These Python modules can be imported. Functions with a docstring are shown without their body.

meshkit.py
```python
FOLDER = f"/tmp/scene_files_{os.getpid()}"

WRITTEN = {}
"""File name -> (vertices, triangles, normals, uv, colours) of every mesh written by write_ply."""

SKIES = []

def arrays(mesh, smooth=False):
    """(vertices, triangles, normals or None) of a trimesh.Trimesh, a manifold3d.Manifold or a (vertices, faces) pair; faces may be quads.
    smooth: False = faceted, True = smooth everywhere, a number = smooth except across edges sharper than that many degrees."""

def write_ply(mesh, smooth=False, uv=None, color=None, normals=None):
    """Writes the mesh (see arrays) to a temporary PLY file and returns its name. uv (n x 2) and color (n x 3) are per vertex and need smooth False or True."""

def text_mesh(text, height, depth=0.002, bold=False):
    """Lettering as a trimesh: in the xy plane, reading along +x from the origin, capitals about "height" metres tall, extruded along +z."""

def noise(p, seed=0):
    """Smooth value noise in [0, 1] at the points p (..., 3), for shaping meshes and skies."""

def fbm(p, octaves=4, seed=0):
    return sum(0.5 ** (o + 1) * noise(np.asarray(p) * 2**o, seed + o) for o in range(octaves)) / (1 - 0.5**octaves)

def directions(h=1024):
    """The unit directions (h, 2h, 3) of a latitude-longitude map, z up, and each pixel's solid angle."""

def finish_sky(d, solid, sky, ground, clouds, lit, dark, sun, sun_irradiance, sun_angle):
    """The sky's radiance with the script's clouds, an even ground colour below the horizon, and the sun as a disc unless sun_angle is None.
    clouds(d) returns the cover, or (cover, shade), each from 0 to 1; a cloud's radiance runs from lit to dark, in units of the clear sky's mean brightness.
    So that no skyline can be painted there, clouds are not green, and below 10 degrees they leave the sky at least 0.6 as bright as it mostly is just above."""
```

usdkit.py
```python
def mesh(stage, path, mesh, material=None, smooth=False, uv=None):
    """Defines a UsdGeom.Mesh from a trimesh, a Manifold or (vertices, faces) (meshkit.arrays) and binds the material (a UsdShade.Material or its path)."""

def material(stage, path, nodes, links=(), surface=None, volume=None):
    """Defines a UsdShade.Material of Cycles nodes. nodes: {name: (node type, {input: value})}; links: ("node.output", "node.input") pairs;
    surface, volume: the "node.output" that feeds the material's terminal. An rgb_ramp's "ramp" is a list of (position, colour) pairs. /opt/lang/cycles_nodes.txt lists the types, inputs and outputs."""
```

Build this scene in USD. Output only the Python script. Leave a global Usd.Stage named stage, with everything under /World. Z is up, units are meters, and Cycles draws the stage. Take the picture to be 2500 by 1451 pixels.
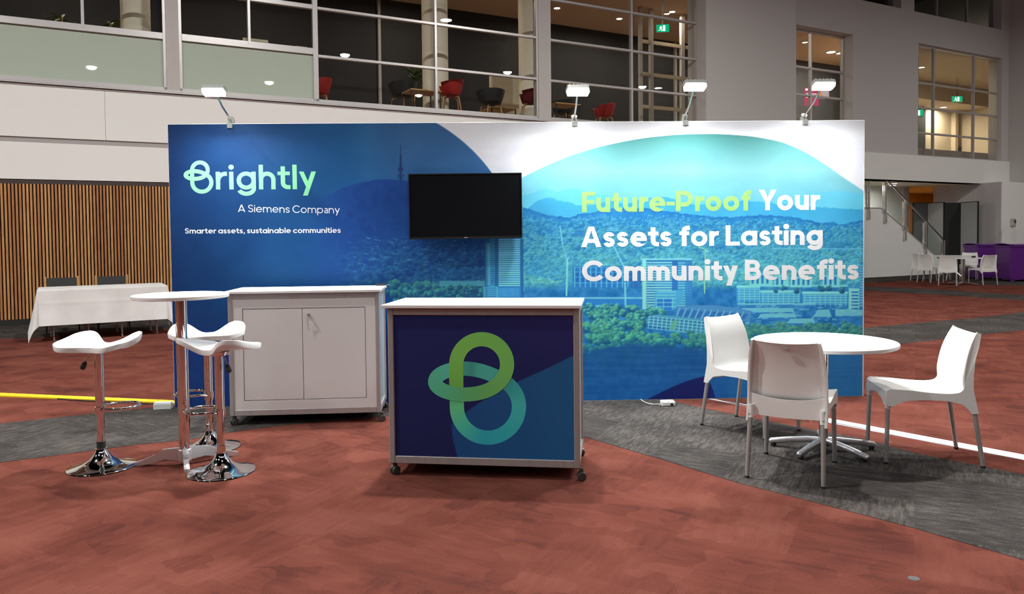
import math, random
import numpy as np
import trimesh
import shapely
from shapely import affinity
from shapely.geometry import Polygon, LineString, Point, box as sbox
from shapely.ops import unary_union
import manifold3d
import usdkit
import meshkit
from pxr import Usd, UsdGeom, UsdLux, UsdShade, Gf, Sdf, Vt

stage = Usd.Stage.CreateInMemory()
UsdGeom.SetStageUpAxis(stage, UsdGeom.Tokens.z)
UsdGeom.SetStageMetersPerUnit(stage, 1.0)
UsdGeom.Xform.Define(stage, '/World')
UsdGeom.Scope.Define(stage, '/World/Looks')
random.seed(7)
RNG = np.random.default_rng(11)

# ------------------------------------------------------------------ camera, lamps, exposure
FPX, PITCH, ROLL, CYPX, EYE = 1850.0, 0.0325, -0.0105, 638.65, 1.4245
cam = UsdGeom.Camera.Define(stage, '/World/camera')
cp, sp, cr, sr = math.cos(PITCH), math.sin(PITCH), math.cos(ROLL), math.sin(ROLL)
FWD, UP0, RT0 = np.array([0, cp, -sp]), np.array([0, sp, cp]), np.array([1.0, 0, 0])
RT, UP = cr * RT0 + sr * UP0, -sr * RT0 + cr * UP0
cam.AddTransformOp().Set(Gf.Matrix4d(*RT, 0, *UP, 0, *(-FWD), 0, 0, 0, EYE, 1))
cam.CreateHorizontalApertureAttr(36.0)
cam.CreateVerticalApertureAttr(36.0 * 1451 / 2500)
cam.CreateFocalLengthAttr(36.0 * FPX / 2500)
cam.CreateVerticalApertureOffsetAttr(-(725.5 - CYPX) / 2500 * 36.0)
cam.CreateClippingRangeAttr(Gf.Vec2f(0.05, 500))
EXPOSURE = 0.0
cam.CreateExposureAttr(EXPOSURE)
LAMP = 300.0          # radiance of the hall's high bay lamps
LAMP_FACADE = 2050.0  # the row along the glazed front burns brighter
LAMP_RIGHT = 1000.0
FLOOD = 1350.0         # radiance of the four floodlights on the exhibition wall
MEZZ = 650.0           # downlights behind the upper windows


def ray(px, py):
    return np.array([0, 0, EYE]), FWD + (px - 1250) / FPX * RT + (CYPX - py) / FPX * UP


def ground(px, py, z=0.0):
    """The point of the horizontal plane z seen at a photograph pixel."""
    o, d = ray(px, py)
    return o + (z - o[2]) / d[2] * d


def on_plane(px, py, p0, n):
    o, d = ray(px, py)
    return o + (np.dot(np.subtract(p0, o), n) / np.dot(d, n)) * d


def project(P):
    d = np.asarray(P, float) - np.array([0, 0, EYE])
    z = d @ FWD
    return 1250 + FPX * (d @ RT) / z, CYPX - FPX * (d @ UP) / z


# ------------------------------------------------------------------ helpers
def lin(*c):
    c = np.array(c, float) / 255.0
    return np.where(c <= 0.04045, c / 12.92, ((c + 0.055) / 1.055) ** 2.4)


used = {}


def numbered(parent, name):
    k = used.get((parent, name), 0)
    used[(parent, name)] = k + 1
    return f'{parent}/{name}' if k == 0 else f'{parent}/{name}_{k:03d}'


def tag(prim, label=None, cat=None, group=None, kind=None):
    for k, v in (('label', label), ('category', cat), ('group', group), ('kind', kind)):
        if v:
            prim.SetCustomDataByKey(k, v)
    return prim


def thing(name, label, cat, loc=(0, 0, 0), rot=0.0, group=None, kind=None):
    path = numbered('/World', name)
    x = UsdGeom.Xform.Define(stage, path)
    x.AddTranslateOp().Set(Gf.Vec3d(*map(float, loc)))
    x.AddRotateZOp().Set(math.degrees(rot))
    tag(x.GetPrim(), label, cat, group, kind)
    return path


def part(parent, name, mesh, m, label=None, smooth=35, kind=None, color=None):
    path = numbered(parent, name)
    if isinstance(mesh, MB):
        mesh = mesh.mesh()
    p = usdkit.mesh(stage, path, mesh, m, smooth=smooth)
    if color is not None:
        UsdGeom.PrimvarsAPI(p).CreatePrimvar('ink', Sdf.ValueTypeNames.Color3fArray, 'vertex').Set(Vt.Vec3fArray.FromNumpy(np.asarray(color, np.float32)))
    tag(p.GetPrim(), label, None, None, kind)
    return path


def dup(src, loc, rot, label, group=None):
    base = src.rsplit('/', 1)[1]
    path = numbered('/World', base)
    x = UsdGeom.Xform.Define(stage, path)
    x.GetPrim().GetReferences().AddInternalReference(src)
    ops = UsdGeom.Xformable(x)
    ops.ClearXformOpOrder()
    x.GetPrim().GetAttribute('xformOp:translate').Set(Gf.Vec3d(*map(float, loc)))
    x.GetPrim().GetAttribute('xformOp:rotateZ').Set(math.degrees(rot))
    ops.SetXformOpOrder([UsdGeom.XformOp(x.GetPrim().GetAttribute('xformOp:translate')), UsdGeom.XformOp(x.GetPrim().GetAttribute('xformOp:rotateZ'))])
    tag(x.GetPrim(), label, stage.GetPrimAtPath(src).GetCustomDataByKey('category'), group)
    x.GetPrim().SetInstanceable(True)
    return path


class MB:
    """Collects shapes that become one mesh."""

    def __init__(self):
        self.v, self.f, self.n = [], [], 0

    def add(self, v, f):
        v, f = np.asarray(v, float), np.asarray(f, int)
        if f.shape[1] == 4:
            f = np.vstack([f[:, [0, 1, 2]], f[:, [0, 2, 3]]])
        self.v.append(v)
        self.f.append(f + self.n)
        self.n += len(v)
        return self

    def tm(self, m):
        return self.add(m.vertices, m.faces)

    def mesh(self):
        return np.vstack(self.v), np.vstack(self.f)

    def box(self, x0, x1, y0, y1, z0, z1, b=0.0, T=None):
        c, h = np.array([(x0 + x1) / 2, (y0 + y1) / 2, (z0 + z1) / 2]), np.abs([x1 - x0, y1 - y0, z1 - z0]) / 2.0
        s = np.array([[i, j, k] for i in (-1, 1) for j in (-1, 1) for k in (-1, 1)], float)
        if b <= 0:
            v = s * h
            f = np.array([[0, 1, 3, 2], [4, 6, 7, 5], [0, 4, 5, 1], [2, 3, 7, 6], [0, 2, 6, 4], [1, 5, 7, 3]])
        else:
            b = min(b, h.min() * 0.98)
            v = np.vstack([s * (h - b * (1 - np.eye(3)[a])) for a in range(3)])
            hull = trimesh.convex.convex_hull(v)
            v, f = np.array(hull.vertices), np.array(hull.faces)
        v = v + c
        if T is not None:
            v = v @ T[:3, :3].T + T[:3, 3]
        return self.add(v, f)

    def tube(self, pts, r, n=12, cap=True, closed=False):
        p = np.asarray(pts, float)
        r = np.broadcast_to(r, (len(p),))
        if closed:
            t = np.roll(p, -1, 0) - np.roll(p, 1, 0)
        else:
            t = np.gradient(p, axis=0)
        t /= np.linalg.norm(t, axis=1, keepdims=True) + 1e-12
        a0 = np.cross(t[0], [0, 0, 1.0] if abs(t[0][2]) < 0.9 else [1.0, 0, 0])
        A = []
        for k in range(len(p)):
            a0 = a0 - (a0 @ t[k]) * t[k]
            a0 /= np.linalg.norm(a0)
            A.append(a0.copy())
        A = np.array(A)
        B = np.cross(t, A)
        th = np.arange(n) * 2 * np.pi / n
        v = p[:, None] + r[:, None, None] * (np.cos(th)[None, :, None] * A[:, None] + np.sin(th)[None, :, None] * B[:, None])
        m = len(p) if closed else len(p) - 1
        f = [[(i * n + j), (i * n + (j + 1) % n), (((i + 1) % len(p)) * n + (j + 1) % n), (((i + 1) % len(p)) * n + j)] for i in range(m) for j in range(n)]
        self.add(v.reshape(-1, 3), f)
        if cap and not closed:
            for k, flip in ((0, True), (len(p) - 1, False)):
                ring = v[k]
                tri = [[0, (j + 1), j] if flip else [0, j, j + 1] for j in range(1, n - 1)]
                self.add(ring, tri)
        return self

    def cyl(self, a, b, r0, r1=None, n=20):
        return self.tube([a, b], [r0, r0 if r1 is None else r1], n)

    def lathe(self, prof, n=40, c=(0, 0, 0)):
        prof = np.asarray(prof, float)
        th = np.arange(n) * 2 * np.pi / n
        v = np.stack([prof[:, None, 0] * np.cos(th), prof[:, None, 0] * np.sin(th), np.broadcast_to(prof[:, None, 1], (len(prof), n))], -1) + np.asarray(c)
        f = [[i * n + j, i * n + (j + 1) % n, (i + 1) * n + (j + 1) % n, (i + 1) * n + j] for i in range(len(prof) - 1) for j in range(n)]
        return self.add(v.reshape(-1, 3), f)

    def prism(self, poly, d0, d1, M=None):
        """A shapely polygon in local (a, b), extruded from d0 to d1, put in place by M(a, b, d) -> xyz (default: x = a, y = d, z = b)."""
        for g in getattr(poly, 'geoms', [poly]):
            if g.is_empty or g.geom_type != 'Polygon' or g.area < 1e-9:
                continue
            m = trimesh.creation.extrude_polygon(g, d1 - d0, engine='earcut')
            a, b, d = m.vertices[:, 0], m.vertices[:, 1], m.vertices[:, 2] + d0
            if M is None:
                self.add(np.stack([a, d, b], -1), m.faces[:, ::-1])
            else:
                self.add(M(a, b, d), m.faces)
        return self


def move(loc, rot=0.0):
    c, s = math.cos(rot), math.sin(rot)
    return np.array([[c, -s, 0, loc[0]], [s, c, 0, loc[1]], [0, 0, 1, loc[2]], [0, 0, 0, 1.0]])


def grid_faces(nu, nv, wrap=False):
    i, j = np.meshgrid(np.arange(nu - 1), np.arange(nv if wrap else nv - 1), indexing='ij')
    k = (j + 1) % nv
    return np.stack([i * nv + j, (i + 1) * nv + j, (i + 1) * nv + k, i * nv + k], -1).reshape(-1, 4)


def thick(S, t):
    """A grid surface S (nu, nv, 3) given a thickness."""
    du, dv = np.gradient(S, axis=0), np.gradient(S, axis=1)
    n = np.cross(du, dv)
    n /= np.linalg.norm(n, axis=2, keepdims=True) + 1e-12
    t = np.broadcast_to(t, S.shape[:2])[..., None]
    A, B = S + n * t / 2, S - n * t / 2
    nu, nv = S.shape[:2]
    F = grid_faces(nu, nv)
    N = nu * nv
    idx = np.arange(N).reshape(nu, nv)
    rim = np.concatenate([idx[0, :], idx[1:, -1], idx[-1, -2::-1], idx[-2:0:-1, 0]])
    nx = np.roll(rim, -1)
    side = np.stack([rim, nx, nx + N, rim + N], -1)
    return np.vstack([A.reshape(-1, 3), B.reshape(-1, 3)]), np.vstack([F, F[:, ::-1] + N, side[:, ::-1]])


# ------------------------------------------------------------------ materials
def mat(name, color, rough=0.5, metal=0.0, spec=0.5, coat=0.0, nodes=None, links=None, **kw):
    p = {'base_color': tuple(map(float, color)), 'roughness': rough, 'metallic': metal, 'specular_ior_level': spec, 'coat_weight': coat, **kw}
    return usdkit.material(stage, f'/World/Looks/{name}', {**(nodes or {}), 'p': ('principled_bsdf', p)}, links or [], surface='p.BSDF')


def emit(name, color, strength):
    return usdkit.material(stage, f'/World/Looks/{name}', {'e': ('emission', {'color': tuple(map(float, color)), 'strength': strength})}, [], surface='e.emission')


def grainy(name, c1, c2, scale=6.0, rough=0.6, stretch=(1, 1, 1), bump=0.0, detail=2.0, **kw):
    nodes = {'g': ('geometry', {}), 'm': ('mapping', {'scale': stretch}),
             'n': ('noise_texture', {'scale': scale, 'detail': detail, 'roughness': 0.6}),
             'r': ('rgb_ramp', {'ramp': [(0.3, tuple(c1)), (0.7, tuple(c2))]})}
    links = [('g.position', 'm.vector'), ('m.vector', 'n.vector'), ('n.fac', 'r.fac'), ('r.color', 'p.base_color')]
    if bump:
        nodes['b'] = ('bump', {'strength': bump, 'distance': 0.004})
        links += [('n.fac', 'b.height'), ('b.normal', 'p.normal')]
    return mat(name, c1, rough, nodes=nodes, links=links, **kw)


def carpet(name, dark, mid, light, streak, sc=2.6, patch=0.16):
    """Carpet tiles laid quarter-turned: each tile's streaks run along or across, with soft blotches over several tiles."""
    nodes = {
        'g': ('geometry', {}),
        'rot': ('mapping', {'rotation': (0, 0, 0.49)}),
        'sc': ('vector_math', {'math_type': 'scale', 'scale': 2.0}),
        'fl': ('vector_math', {'math_type': 'floor'}),
        'wn': ('white_noise_texture', {'dimensions': '2D'}),
        'gt': ('math', {'math_type': 'greater_than', 'value2': 0.5}),
        'ma': ('mapping', {'scale': (1.2, 7.0, 1.0)}), 'mb': ('mapping', {'scale': (7.0, 1.2, 1.0)}),
        'na': ('noise_texture', {'scale': sc, 'detail': 3.0, 'roughness': 0.72}),
        'mx': ('mix_vector', {}),
        'blob': ('noise_texture', {'scale': 2.2, 'detail': 1.5, 'roughness': 0.5}),
        'fine': ('noise_texture', {'scale': 160.0, 'detail': 0.0}),
        'k1': ('math', {'math_type': 'multiply', 'value2': streak}),
        'k2': ('math', {'math_type': 'multiply_add', 'value2': 1.0 - streak}),
        'tone': ('math', {'math_type': 'multiply_add', 'value2': 0.10}),
        'k3': ('math', {'math_type': 'multiply_add', 'value2': 0.22, 'value3': -0.06}),
        'wp': ('noise_texture', {'scale': 6.0, 'detail': 1.0}),
        'ws': ('vector_math', {'math_type': 'scale', 'scale': 0.26}),
        'wa': ('vector_math', {'math_type': 'add'}),
        'vm': ('mapping', {'scale': (4.6, 7.5, 1.0)}),
        'vo': ('voronoi_texture', {'dimensions': '2D', 'scale': 1.0}),
        'vs': ('separate_color', {}),
        'k4': ('math', {'math_type': 'multiply_add', 'value2': patch, 'value3': -patch / 2}),
        'sum2': ('math', {'math_type': 'add'}),
        'sum': ('math', {'math_type': 'add'}),
        'r': ('rgb_ramp', {'ramp': [(0.36, tuple(dark)), (0.58, tuple(mid)), (0.80, tuple(light))]}),
        'b': ('bump', {'strength': 0.35, 'distance': 0.006}),
    }
    links = [('g.position', 'rot.vector'), ('rot.vector', 'sc.vector1'), ('sc.vector', 'fl.vector1'), ('fl.vector', 'wn.vector'), ('wn.value', 'gt.value1'),
             ('rot.vector', 'ma.vector'), ('rot.vector', 'mb.vector'), ('gt.value', 'mx.fac'), ('ma.vector', 'mx.a'), ('mb.vector', 'mx.b'), ('mx.result', 'na.vector'),
             ('rot.vector', 'blob.vector'), ('g.position', 'fine.vector'),
             ('na.fac', 'k1.value1'), ('blob.fac', 'k2.value1'), ('k1.value', 'k2.value3'), ('wn.value', 'tone.value1'), ('k2.value', 'tone.value3'),
             ('fine.fac', 'k3.value1'), ('k3.value', 'sum.value1'), ('tone.value', 'sum.value2'), ('rot.vector', 'wp.vector'), ('wp.color', 'ws.vector1'), ('rot.vector', 'wa.vector1'), ('ws.vector', 'wa.vector2'), ('wa.vector', 'vm.vector'), ('vm.vector', 'vo.vector'), ('vo.color', 'vs.color'), ('vs.r', 'k4.value1'), ('k4.value', 'sum2.value1'), ('sum.value', 'sum2.value2'), ('sum2.value', 'r.fac'), ('r.color', 'p.base_color'),
             ('fine.fac', 'b.height'), ('b.normal', 'p.normal')]
    return mat(name, mid, 0.9, spec=0.0, nodes=nodes, links=links)


W = {}
W['red_carpet'] = carpet('red_carpet', (0.074, 0.0265, 0.0225), (0.132, 0.0420, 0.0315), (0.172, 0.0610, 0.0460), 0.40)
W['grey_carpet'] = carpet('grey_carpet', (0.031, 0.028, 0.0275), (0.053, 0.0475, 0.0455), (0.110, 0.099, 0.094), 0.75, 6.0, 0.06)
W['white_wall'] = mat('white_wall', (0.82, 0.815, 0.795), 0.7, spec=0.0)
W['pale_grey_wall'] = mat('pale_grey_wall', (0.56, 0.54, 0.53), 0.7, spec=0.0)
W['grey_wall'] = mat('grey_wall', (0.52, 0.49, 0.48), 0.7, spec=0.0)
W['hall_wall'] = mat('hall_wall', (0.12, 0.115, 0.11), 0.8)
W['roof'] = mat('roof', (0.06, 0.058, 0.056), 0.8)
W['trim_grey'] = mat('trim_grey', (0.36, 0.33, 0.33), 0.5)
W['black'] = mat('black', (0.015, 0.014, 0.014), 0.6)
W['dark_strip'] = mat('dark_strip', (0.05, 0.034, 0.03), 0.7)
W['frame_alu'] = mat('frame_alu', (0.50, 0.48, 0.48), 0.35, metal=0.4)
W['frosted'] = mat('frosted', (0.46, 0.53, 0.45), 0.012, spec=0.5)
W['pane'] = usdkit.material(stage, '/World/Looks/pane', {'t': ('transparent_bsdf', {'color': (0.95, 0.96, 0.95)}), 'g': ('glossy_bsdf', {'color': (0.9, 0.95, 0.95), 'roughness': 0.0}), 'lw': ('layer_weight', {'blend': 0.5}), 'pw': ('math', {'math_type': 'power', 'value2': 4.0}), 'ma': ('math', {'math_type': 'multiply_add', 'value2': 0.40, 'value3': 0.025}), 'm': ('mix_closure', {})},
                            [('lw.facing', 'pw.value1'), ('pw.value', 'ma.value1'), ('ma.value', 'm.fac'), ('t.BSDF', 'm.closure1'), ('g.BSDF', 'm.closure2')], surface='m.closure')
W['balustrade'] = usdkit.material(stage, '/World/Looks/balustrade', {'t': ('transparent_bsdf', {'color': (0.90, 0.94, 0.92)}), 'g': ('glossy_bsdf', {'color': (0.9, 0.95, 0.95), 'roughness': 0.02}), 'lw': ('layer_weight', {'blend': 0.5}), 'pw': ('math', {'math_type': 'power', 'value2': 4.0}), 'ma': ('math', {'math_type': 'multiply_add', 'value2': 0.40, 'value3': 0.025}), 'm': ('mix_closure', {})},
                            [('lw.facing', 'pw.value1'), ('pw.value', 'ma.value1'), ('ma.value', 'm.fac'), ('t.BSDF', 'm.closure1'), ('g.BSDF', 'm.closure2')], surface='m.closure')
wood_tones = [((0.30, 0.135, 0.048), (0.50, 0.265, 0.10)), ((0.27, 0.115, 0.042), (0.42, 0.20, 0.075)), ((0.36, 0.175, 0.062), (0.55, 0.30, 0.12)), ((0.25, 0.098, 0.038), (0.38, 0.165, 0.062)), ((0.33, 0.155, 0.055), (0.47, 0.24, 0.09))]
for i, (a, b) in enumerate(wood_tones):
    a, b = np.array(a) * 1.25, np.array(b) * 1.22
    W[f'slat{i}'] = grainy(f'slat_wood_{i}', a, b, 7.0, 0.55, (6, 6, 0.5))
W['blond_wood'] = grainy('blond_wood', (0.42, 0.22, 0.085), (0.60, 0.36, 0.16), 12.0, 0.5, (5, 5, 1))
W['laminate'] = mat('laminate', (0.84, 0.84, 0.84), 0.28)
W['laminate_edge'] = mat('laminate_edge', (0.66, 0.65, 0.63), 0.4)
W['plastic_white'] = mat('plastic_white', (0.82, 0.82, 0.81), 0.36)
W['seat_white'] = mat('seat_white', (0.83, 0.83, 0.83), 0.30, coat=0.2)
W['cabinet_white'] = mat('cabinet_white', (0.70, 0.69, 0.69), 0.45)
W['anodised'] = grainy('anodised', (0.36, 0.335, 0.335), (0.41, 0.385, 0.385), 30.0, 0.42, (1, 1, 0.05), metal=0.25)
W['gap'] = mat('gap', (0.03, 0.03, 0.032), 0.8)
W['side_glaze'] = mat('side_glaze', (0.66, 0.78, 0.84), 0.10, spec=0.8)
W['chrome'] = mat('chrome', (0.86, 0.86, 0.86), 0.06, metal=1.0)
W['steel'] = mat('steel', (0.62, 0.61, 0.59), 0.24, metal=1.0)
W['leg_alu'] = mat('leg_alu', (0.50, 0.50, 0.49), 0.42, metal=0.6)
W['cast_alu'] = mat('cast_alu', (0.74, 0.73, 0.77), 0.33, metal=0.75)
W['rubber'] = mat('rubber', (0.02, 0.02, 0.02), 0.6)
W['castor'] = mat('castor', (0.055, 0.05, 0.05), 0.45)
W['screen_black'] = mat('screen_black', (0.006, 0.0065, 0.008), 0.16, spec=0.5)
W['bezel'] = mat('bezel', (0.012, 0.012, 0.013), 0.3)
W['flood_body'] = mat('flood_body', (0.32, 0.34, 0.32), 0.35, metal=0.5)
W['flood_led'] = emit('flood_led', (0.96, 1.0, 0.98), FLOOD)
W['high_bay'] = emit('high_bay', (1.0, 0.97, 0.93), LAMP)
W['high_bay_bright'] = emit('high_bay_bright', (1.0, 0.97, 0.92), LAMP_FACADE)
W['high_bay_right'] = emit('high_bay_right', (1.0, 0.96, 0.91), LAMP_RIGHT)
W['downlight'] = emit('downlight', (1.0, 0.86, 0.66), MEZZ)
W['tape_yellow'] = mat('tape_yellow', (0.83, 0.55, 0.01), 0.5)
W['tape_white'] = mat('tape_white', (0.66, 0.67, 0.70), 0.5)
W['socket_white'] = mat('socket_white', (0.78, 0.78, 0.75), 0.4)
W['cable_white'] = mat('cable_white', (0.62, 0.64, 0.66), 0.5)
W['cloth'] = grainy('cloth', (0.62, 0.61, 0.61), (0.70, 0.69, 0.69), 3.0, 0.85, spec=0.0)
W['felt_black'] = mat('felt_black', (0.035, 0.037, 0.037), 0.85)
W['ceiling_brown'] = mat('ceiling_brown', (0.52, 0.35, 0.25), 0.8)
W['column_cream'] = mat('column_cream', (0.86, 0.78, 0.65), 0.6)
W['night_glass'] = mat('night_glass', (0.035, 0.035, 0.040), 0.6, spec=0.1)
W['mezz_floor'] = mat('mezz_floor', (0.30, 0.24, 0.20), 0.7)
W['dark_room'] = mat('dark_room', (0.035, 0.038, 0.04), 0.8)
W['cream_wall'] = mat('cream_wall', (0.62, 0.54, 0.40), 0.7)
W['tub_black'] = mat('tub_black', (0.018, 0.019, 0.022), 0.5)
W['tub_red'] = mat('tub_red', (0.34, 0.018, 0.016), 0.5)
W['tub_maroon'] = mat('tub_maroon', (0.14, 0.010, 0.016), 0.5)
W['leaf'] = mat('leaf', (0.07, 0.12, 0.02), 0.5)
W['sign_green'] = emit('sign_green', (0.0, 0.55, 0.24), 0.9)
W['sign_white'] = emit('sign_white', (0.9, 1.0, 0.95), 1.3)
W['sign_pink'] = emit('sign_pink', (0.62, 0.05, 0.14), 0.75)
W['poster_pale'] = emit('poster_pale', (0.85, 0.62, 0.66), 0.6)
W['sign_orange'] = emit('sign_orange', (0.95, 0.30, 0.04), 0.8)
W['orange_wall'] = mat('orange_wall', (0.62, 0.30, 0.04), 0.7)
W['partition_grey'] = grainy('partition_grey', (0.28, 0.285, 0.285), (0.34, 0.345, 0.345), 40, 0.9)
W['partition_dark'] = grainy('partition_dark', (0.085, 0.09, 0.096), (0.11, 0.115, 0.12), 40, 0.9)
W['partition_black'] = mat('partition_black', (0.012, 0.014, 0.014), 0.85)
W['bin_purple'] = mat('bin_purple', (0.105, 0.014, 0.19), 0.42)
W['bin_lid'] = mat('bin_lid', (0.15, 0.03, 0.27), 0.4)
W['navy_print'] = mat('navy_print', (0.02, 0.02, 0.1), 0.5)
ink_nodes = {'a': ('attribute', {'attribute': 'ink'})}
W['print'] = mat('print', (0.5, 0.5, 0.5), 0.62, spec=0.25, nodes=ink_nodes, links=[('a.color', 'p.base_color')])
W['ink_white'] = mat('ink_white', (0.84, 0.86, 0.90), 0.6, spec=0.25)
W['ink_mint'] = mat('ink_mint', (0.27, 0.80, 0.42), 0.6, spec=0.25)
W['ink_lime'] = mat('ink_lime', (0.33, 0.60, 0.20), 0.6, spec=0.25)

# ------------------------------------------------------------------ the building: its own axes s (along the facade), d (into the building), z
TH = 1.0725
P0 = np.array([-8.682, 12.794, 0.0])
US = np.array([math.sin(TH), math.cos(TH), 0.0])
UD = np.array([-US[1], US[0], 0.0])
ROTF = math.pi / 2 - TH


def fw(s, d, z=0.0):
    return P0 + s * US + d * UD + np.array([0, 0, z])


def fac(px, py, d=0.0):
    """(s, z) on the plane at depth d behind the facade, seen at a pixel."""
    q = on_plane(px, py, P0 + d * UD, UD) - P0
    return float(q @ US), float(q[2])


def to_sd(P):
    q = np.asarray(P) - P0
    return float(q @ US), float(q @ UD)


def building(name, kind='structure', label=None, cat=None, group=None):
    return thing(name, label, cat, P0, ROTF, group, kind)


# floor with its charcoal bands
FL = building('floor')
part(FL, 'red_carpet', MB().box(-18, 36, -26, 9, -0.2, 0), W['red_carpet'])


def floor_poly(pxs, z0, z1, name, m, parent=FL, label=None):
    P = [to_sd(ground(*q)) for q in pxs]
    poly = Polygon(P).buffer(0)
    part(parent, name, MB().prism(poly, z0, z1, lambda a, b, d: np.stack([a, b, d], -1)), m, label, smooth=False)


floor_poly([(-2600, 1454), (0, 1130), (173, 1108), (330, 1087), (465, 1074), (582, 1053), (700, 1038), (837, 1025), (944, 1016), (1100, 1007), (1212, 1003),
            (1426, 1067), (1620, 1124), (1809, 1181.6), (2016, 1234), (2227, 1289), (2500, 1368.6), (2900, 1490),
            (2900, 1245), (2500, 1159.6), (2231.6, 1106.8), (2121.6, 1076), (1866, 1027.6), (1734, 1001), (1646, 981), (1600, 970), (1450, 936), (1000, 951), (425, 991), (201.6, 1013.5), (0, 1035), (-2600, 1300)],
           0.0, 0.002, 'carpet_band', W['grey_carpet'])
floor_poly([(2000, 812), (2110.5, 801), (2279, 785), (2373, 778), (2500, 762.7), (2700, 738), (2700, 778), (2500, 807), (2401, 816.6), (2314, 827), (2195, 841), (2000, 862)], 0.0, 0.002, 'carpet_band', W['grey_carpet'])
floor_poly([(2000, 694), (2110.5, 699.4), (2267.5, 705.8), (2361, 712), (2500, 721), (2700, 734), (2700, 749), (2500, 734), (2291, 720), (2110, 710), (2000, 705)], 0.0, 0.002, 'carpet_band', W['grey_carpet'])
floor_poly([(2000, 699), (2110, 691), (2197, 686.5), (2284, 684), (2408, 696), (2500, 698), (2640, 700), (2640, 655), (2330, 648), (2110, 660), (2000, 670)], 0.0, 0.002, 'carpet_band', W['grey_carpet'])
floor_poly([(-1800, 872), (0, 828), (95, 825), (143, 819), (317, 809), (419, 803), (560, 792), (560, 735), (100, 768), (0, 775), (-1800, 800)], 0.0, 0.002, 'carpet_band', W['grey_carpet'])

# slatted timber wall on the left
WL = building('wall_left')
part(WL, 'backing', MB().box(-8.2, 6, 0.06, 0.3, 0, 2.5), W['dark_strip'])
part(WL, 'shadow_strip', MB().box(-8.2, 6, 0.015, 0.06, 2.42, 2.5), W['dark_strip'])
part(WL, 'skirting', MB().box(-8.2, 6, 0.0, 0.06, 0, 0.10), W['black'])
rs = random.Random(5)
for k in range(264):
    s = -8.0 + k * 0.0527
    j = rs.uniform(-0.002, 0.002)
    part(WL, 'slat', MB().box(s + 0.001, s + 0.0345, 0.0 + j, 0.06, 0.10, 2.42, 0.004), W[f'slat{rs.choice([0, 0, 1, 2, 3, 4, 4])}'], smooth=False)

# the white wall of the hall with its window openings
WB = building('wall_back')
part(WB, 'wall_panel', MB().box(-22, 1.657, 0.0, 0.2, 3.22, 4.12, 0.006), W['white_wall'], smooth=False)
part(WB, 'wall_panel', MB().box(1.66, 15.56, 0.0, 0.2, 3.22, 4.12, 0.006), W['white_wall'], smooth=False)
part(WB, 'wall_panel', MB().box(-22, 22.2, 0.0, 0.2, 2.5, 3.13), W['white_wall'])
part(WB, 'wall_panel', MB().box(6, 22.2, 0.0, 0.2, 0, 2.5), W['white_wall'])
part(WB, 'wall_panel', MB().box(-22, -8.2, 0.0, 0.2, 0, 2.5), W['white_wall'])
part(WB, 'shadow_groove', MB().box(-22, 15.56, 0.03, 0.2, 3.13, 3.22), W['trim_grey'])
part(WB, 'pier', MB().box(2.68, 2.90, 0.0, 0.25, 4.2, 10.5), W['grey_wall'])
part(WB, 'pier', MB().box(10.65, 10.95, 0.0, 0.25, 4.2, 10.5), W['grey_wall'])
part(WB, 'pier', MB().box(15.56, 18.93, -0.3, 0.4, 0.0, 10.5), W['pale_grey_wall'])
part(WB, 'wall_panel', MB().box(-22, 15.56, 0.0, 0.25, 8.2, 10.5), W['white_wall'])
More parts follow.
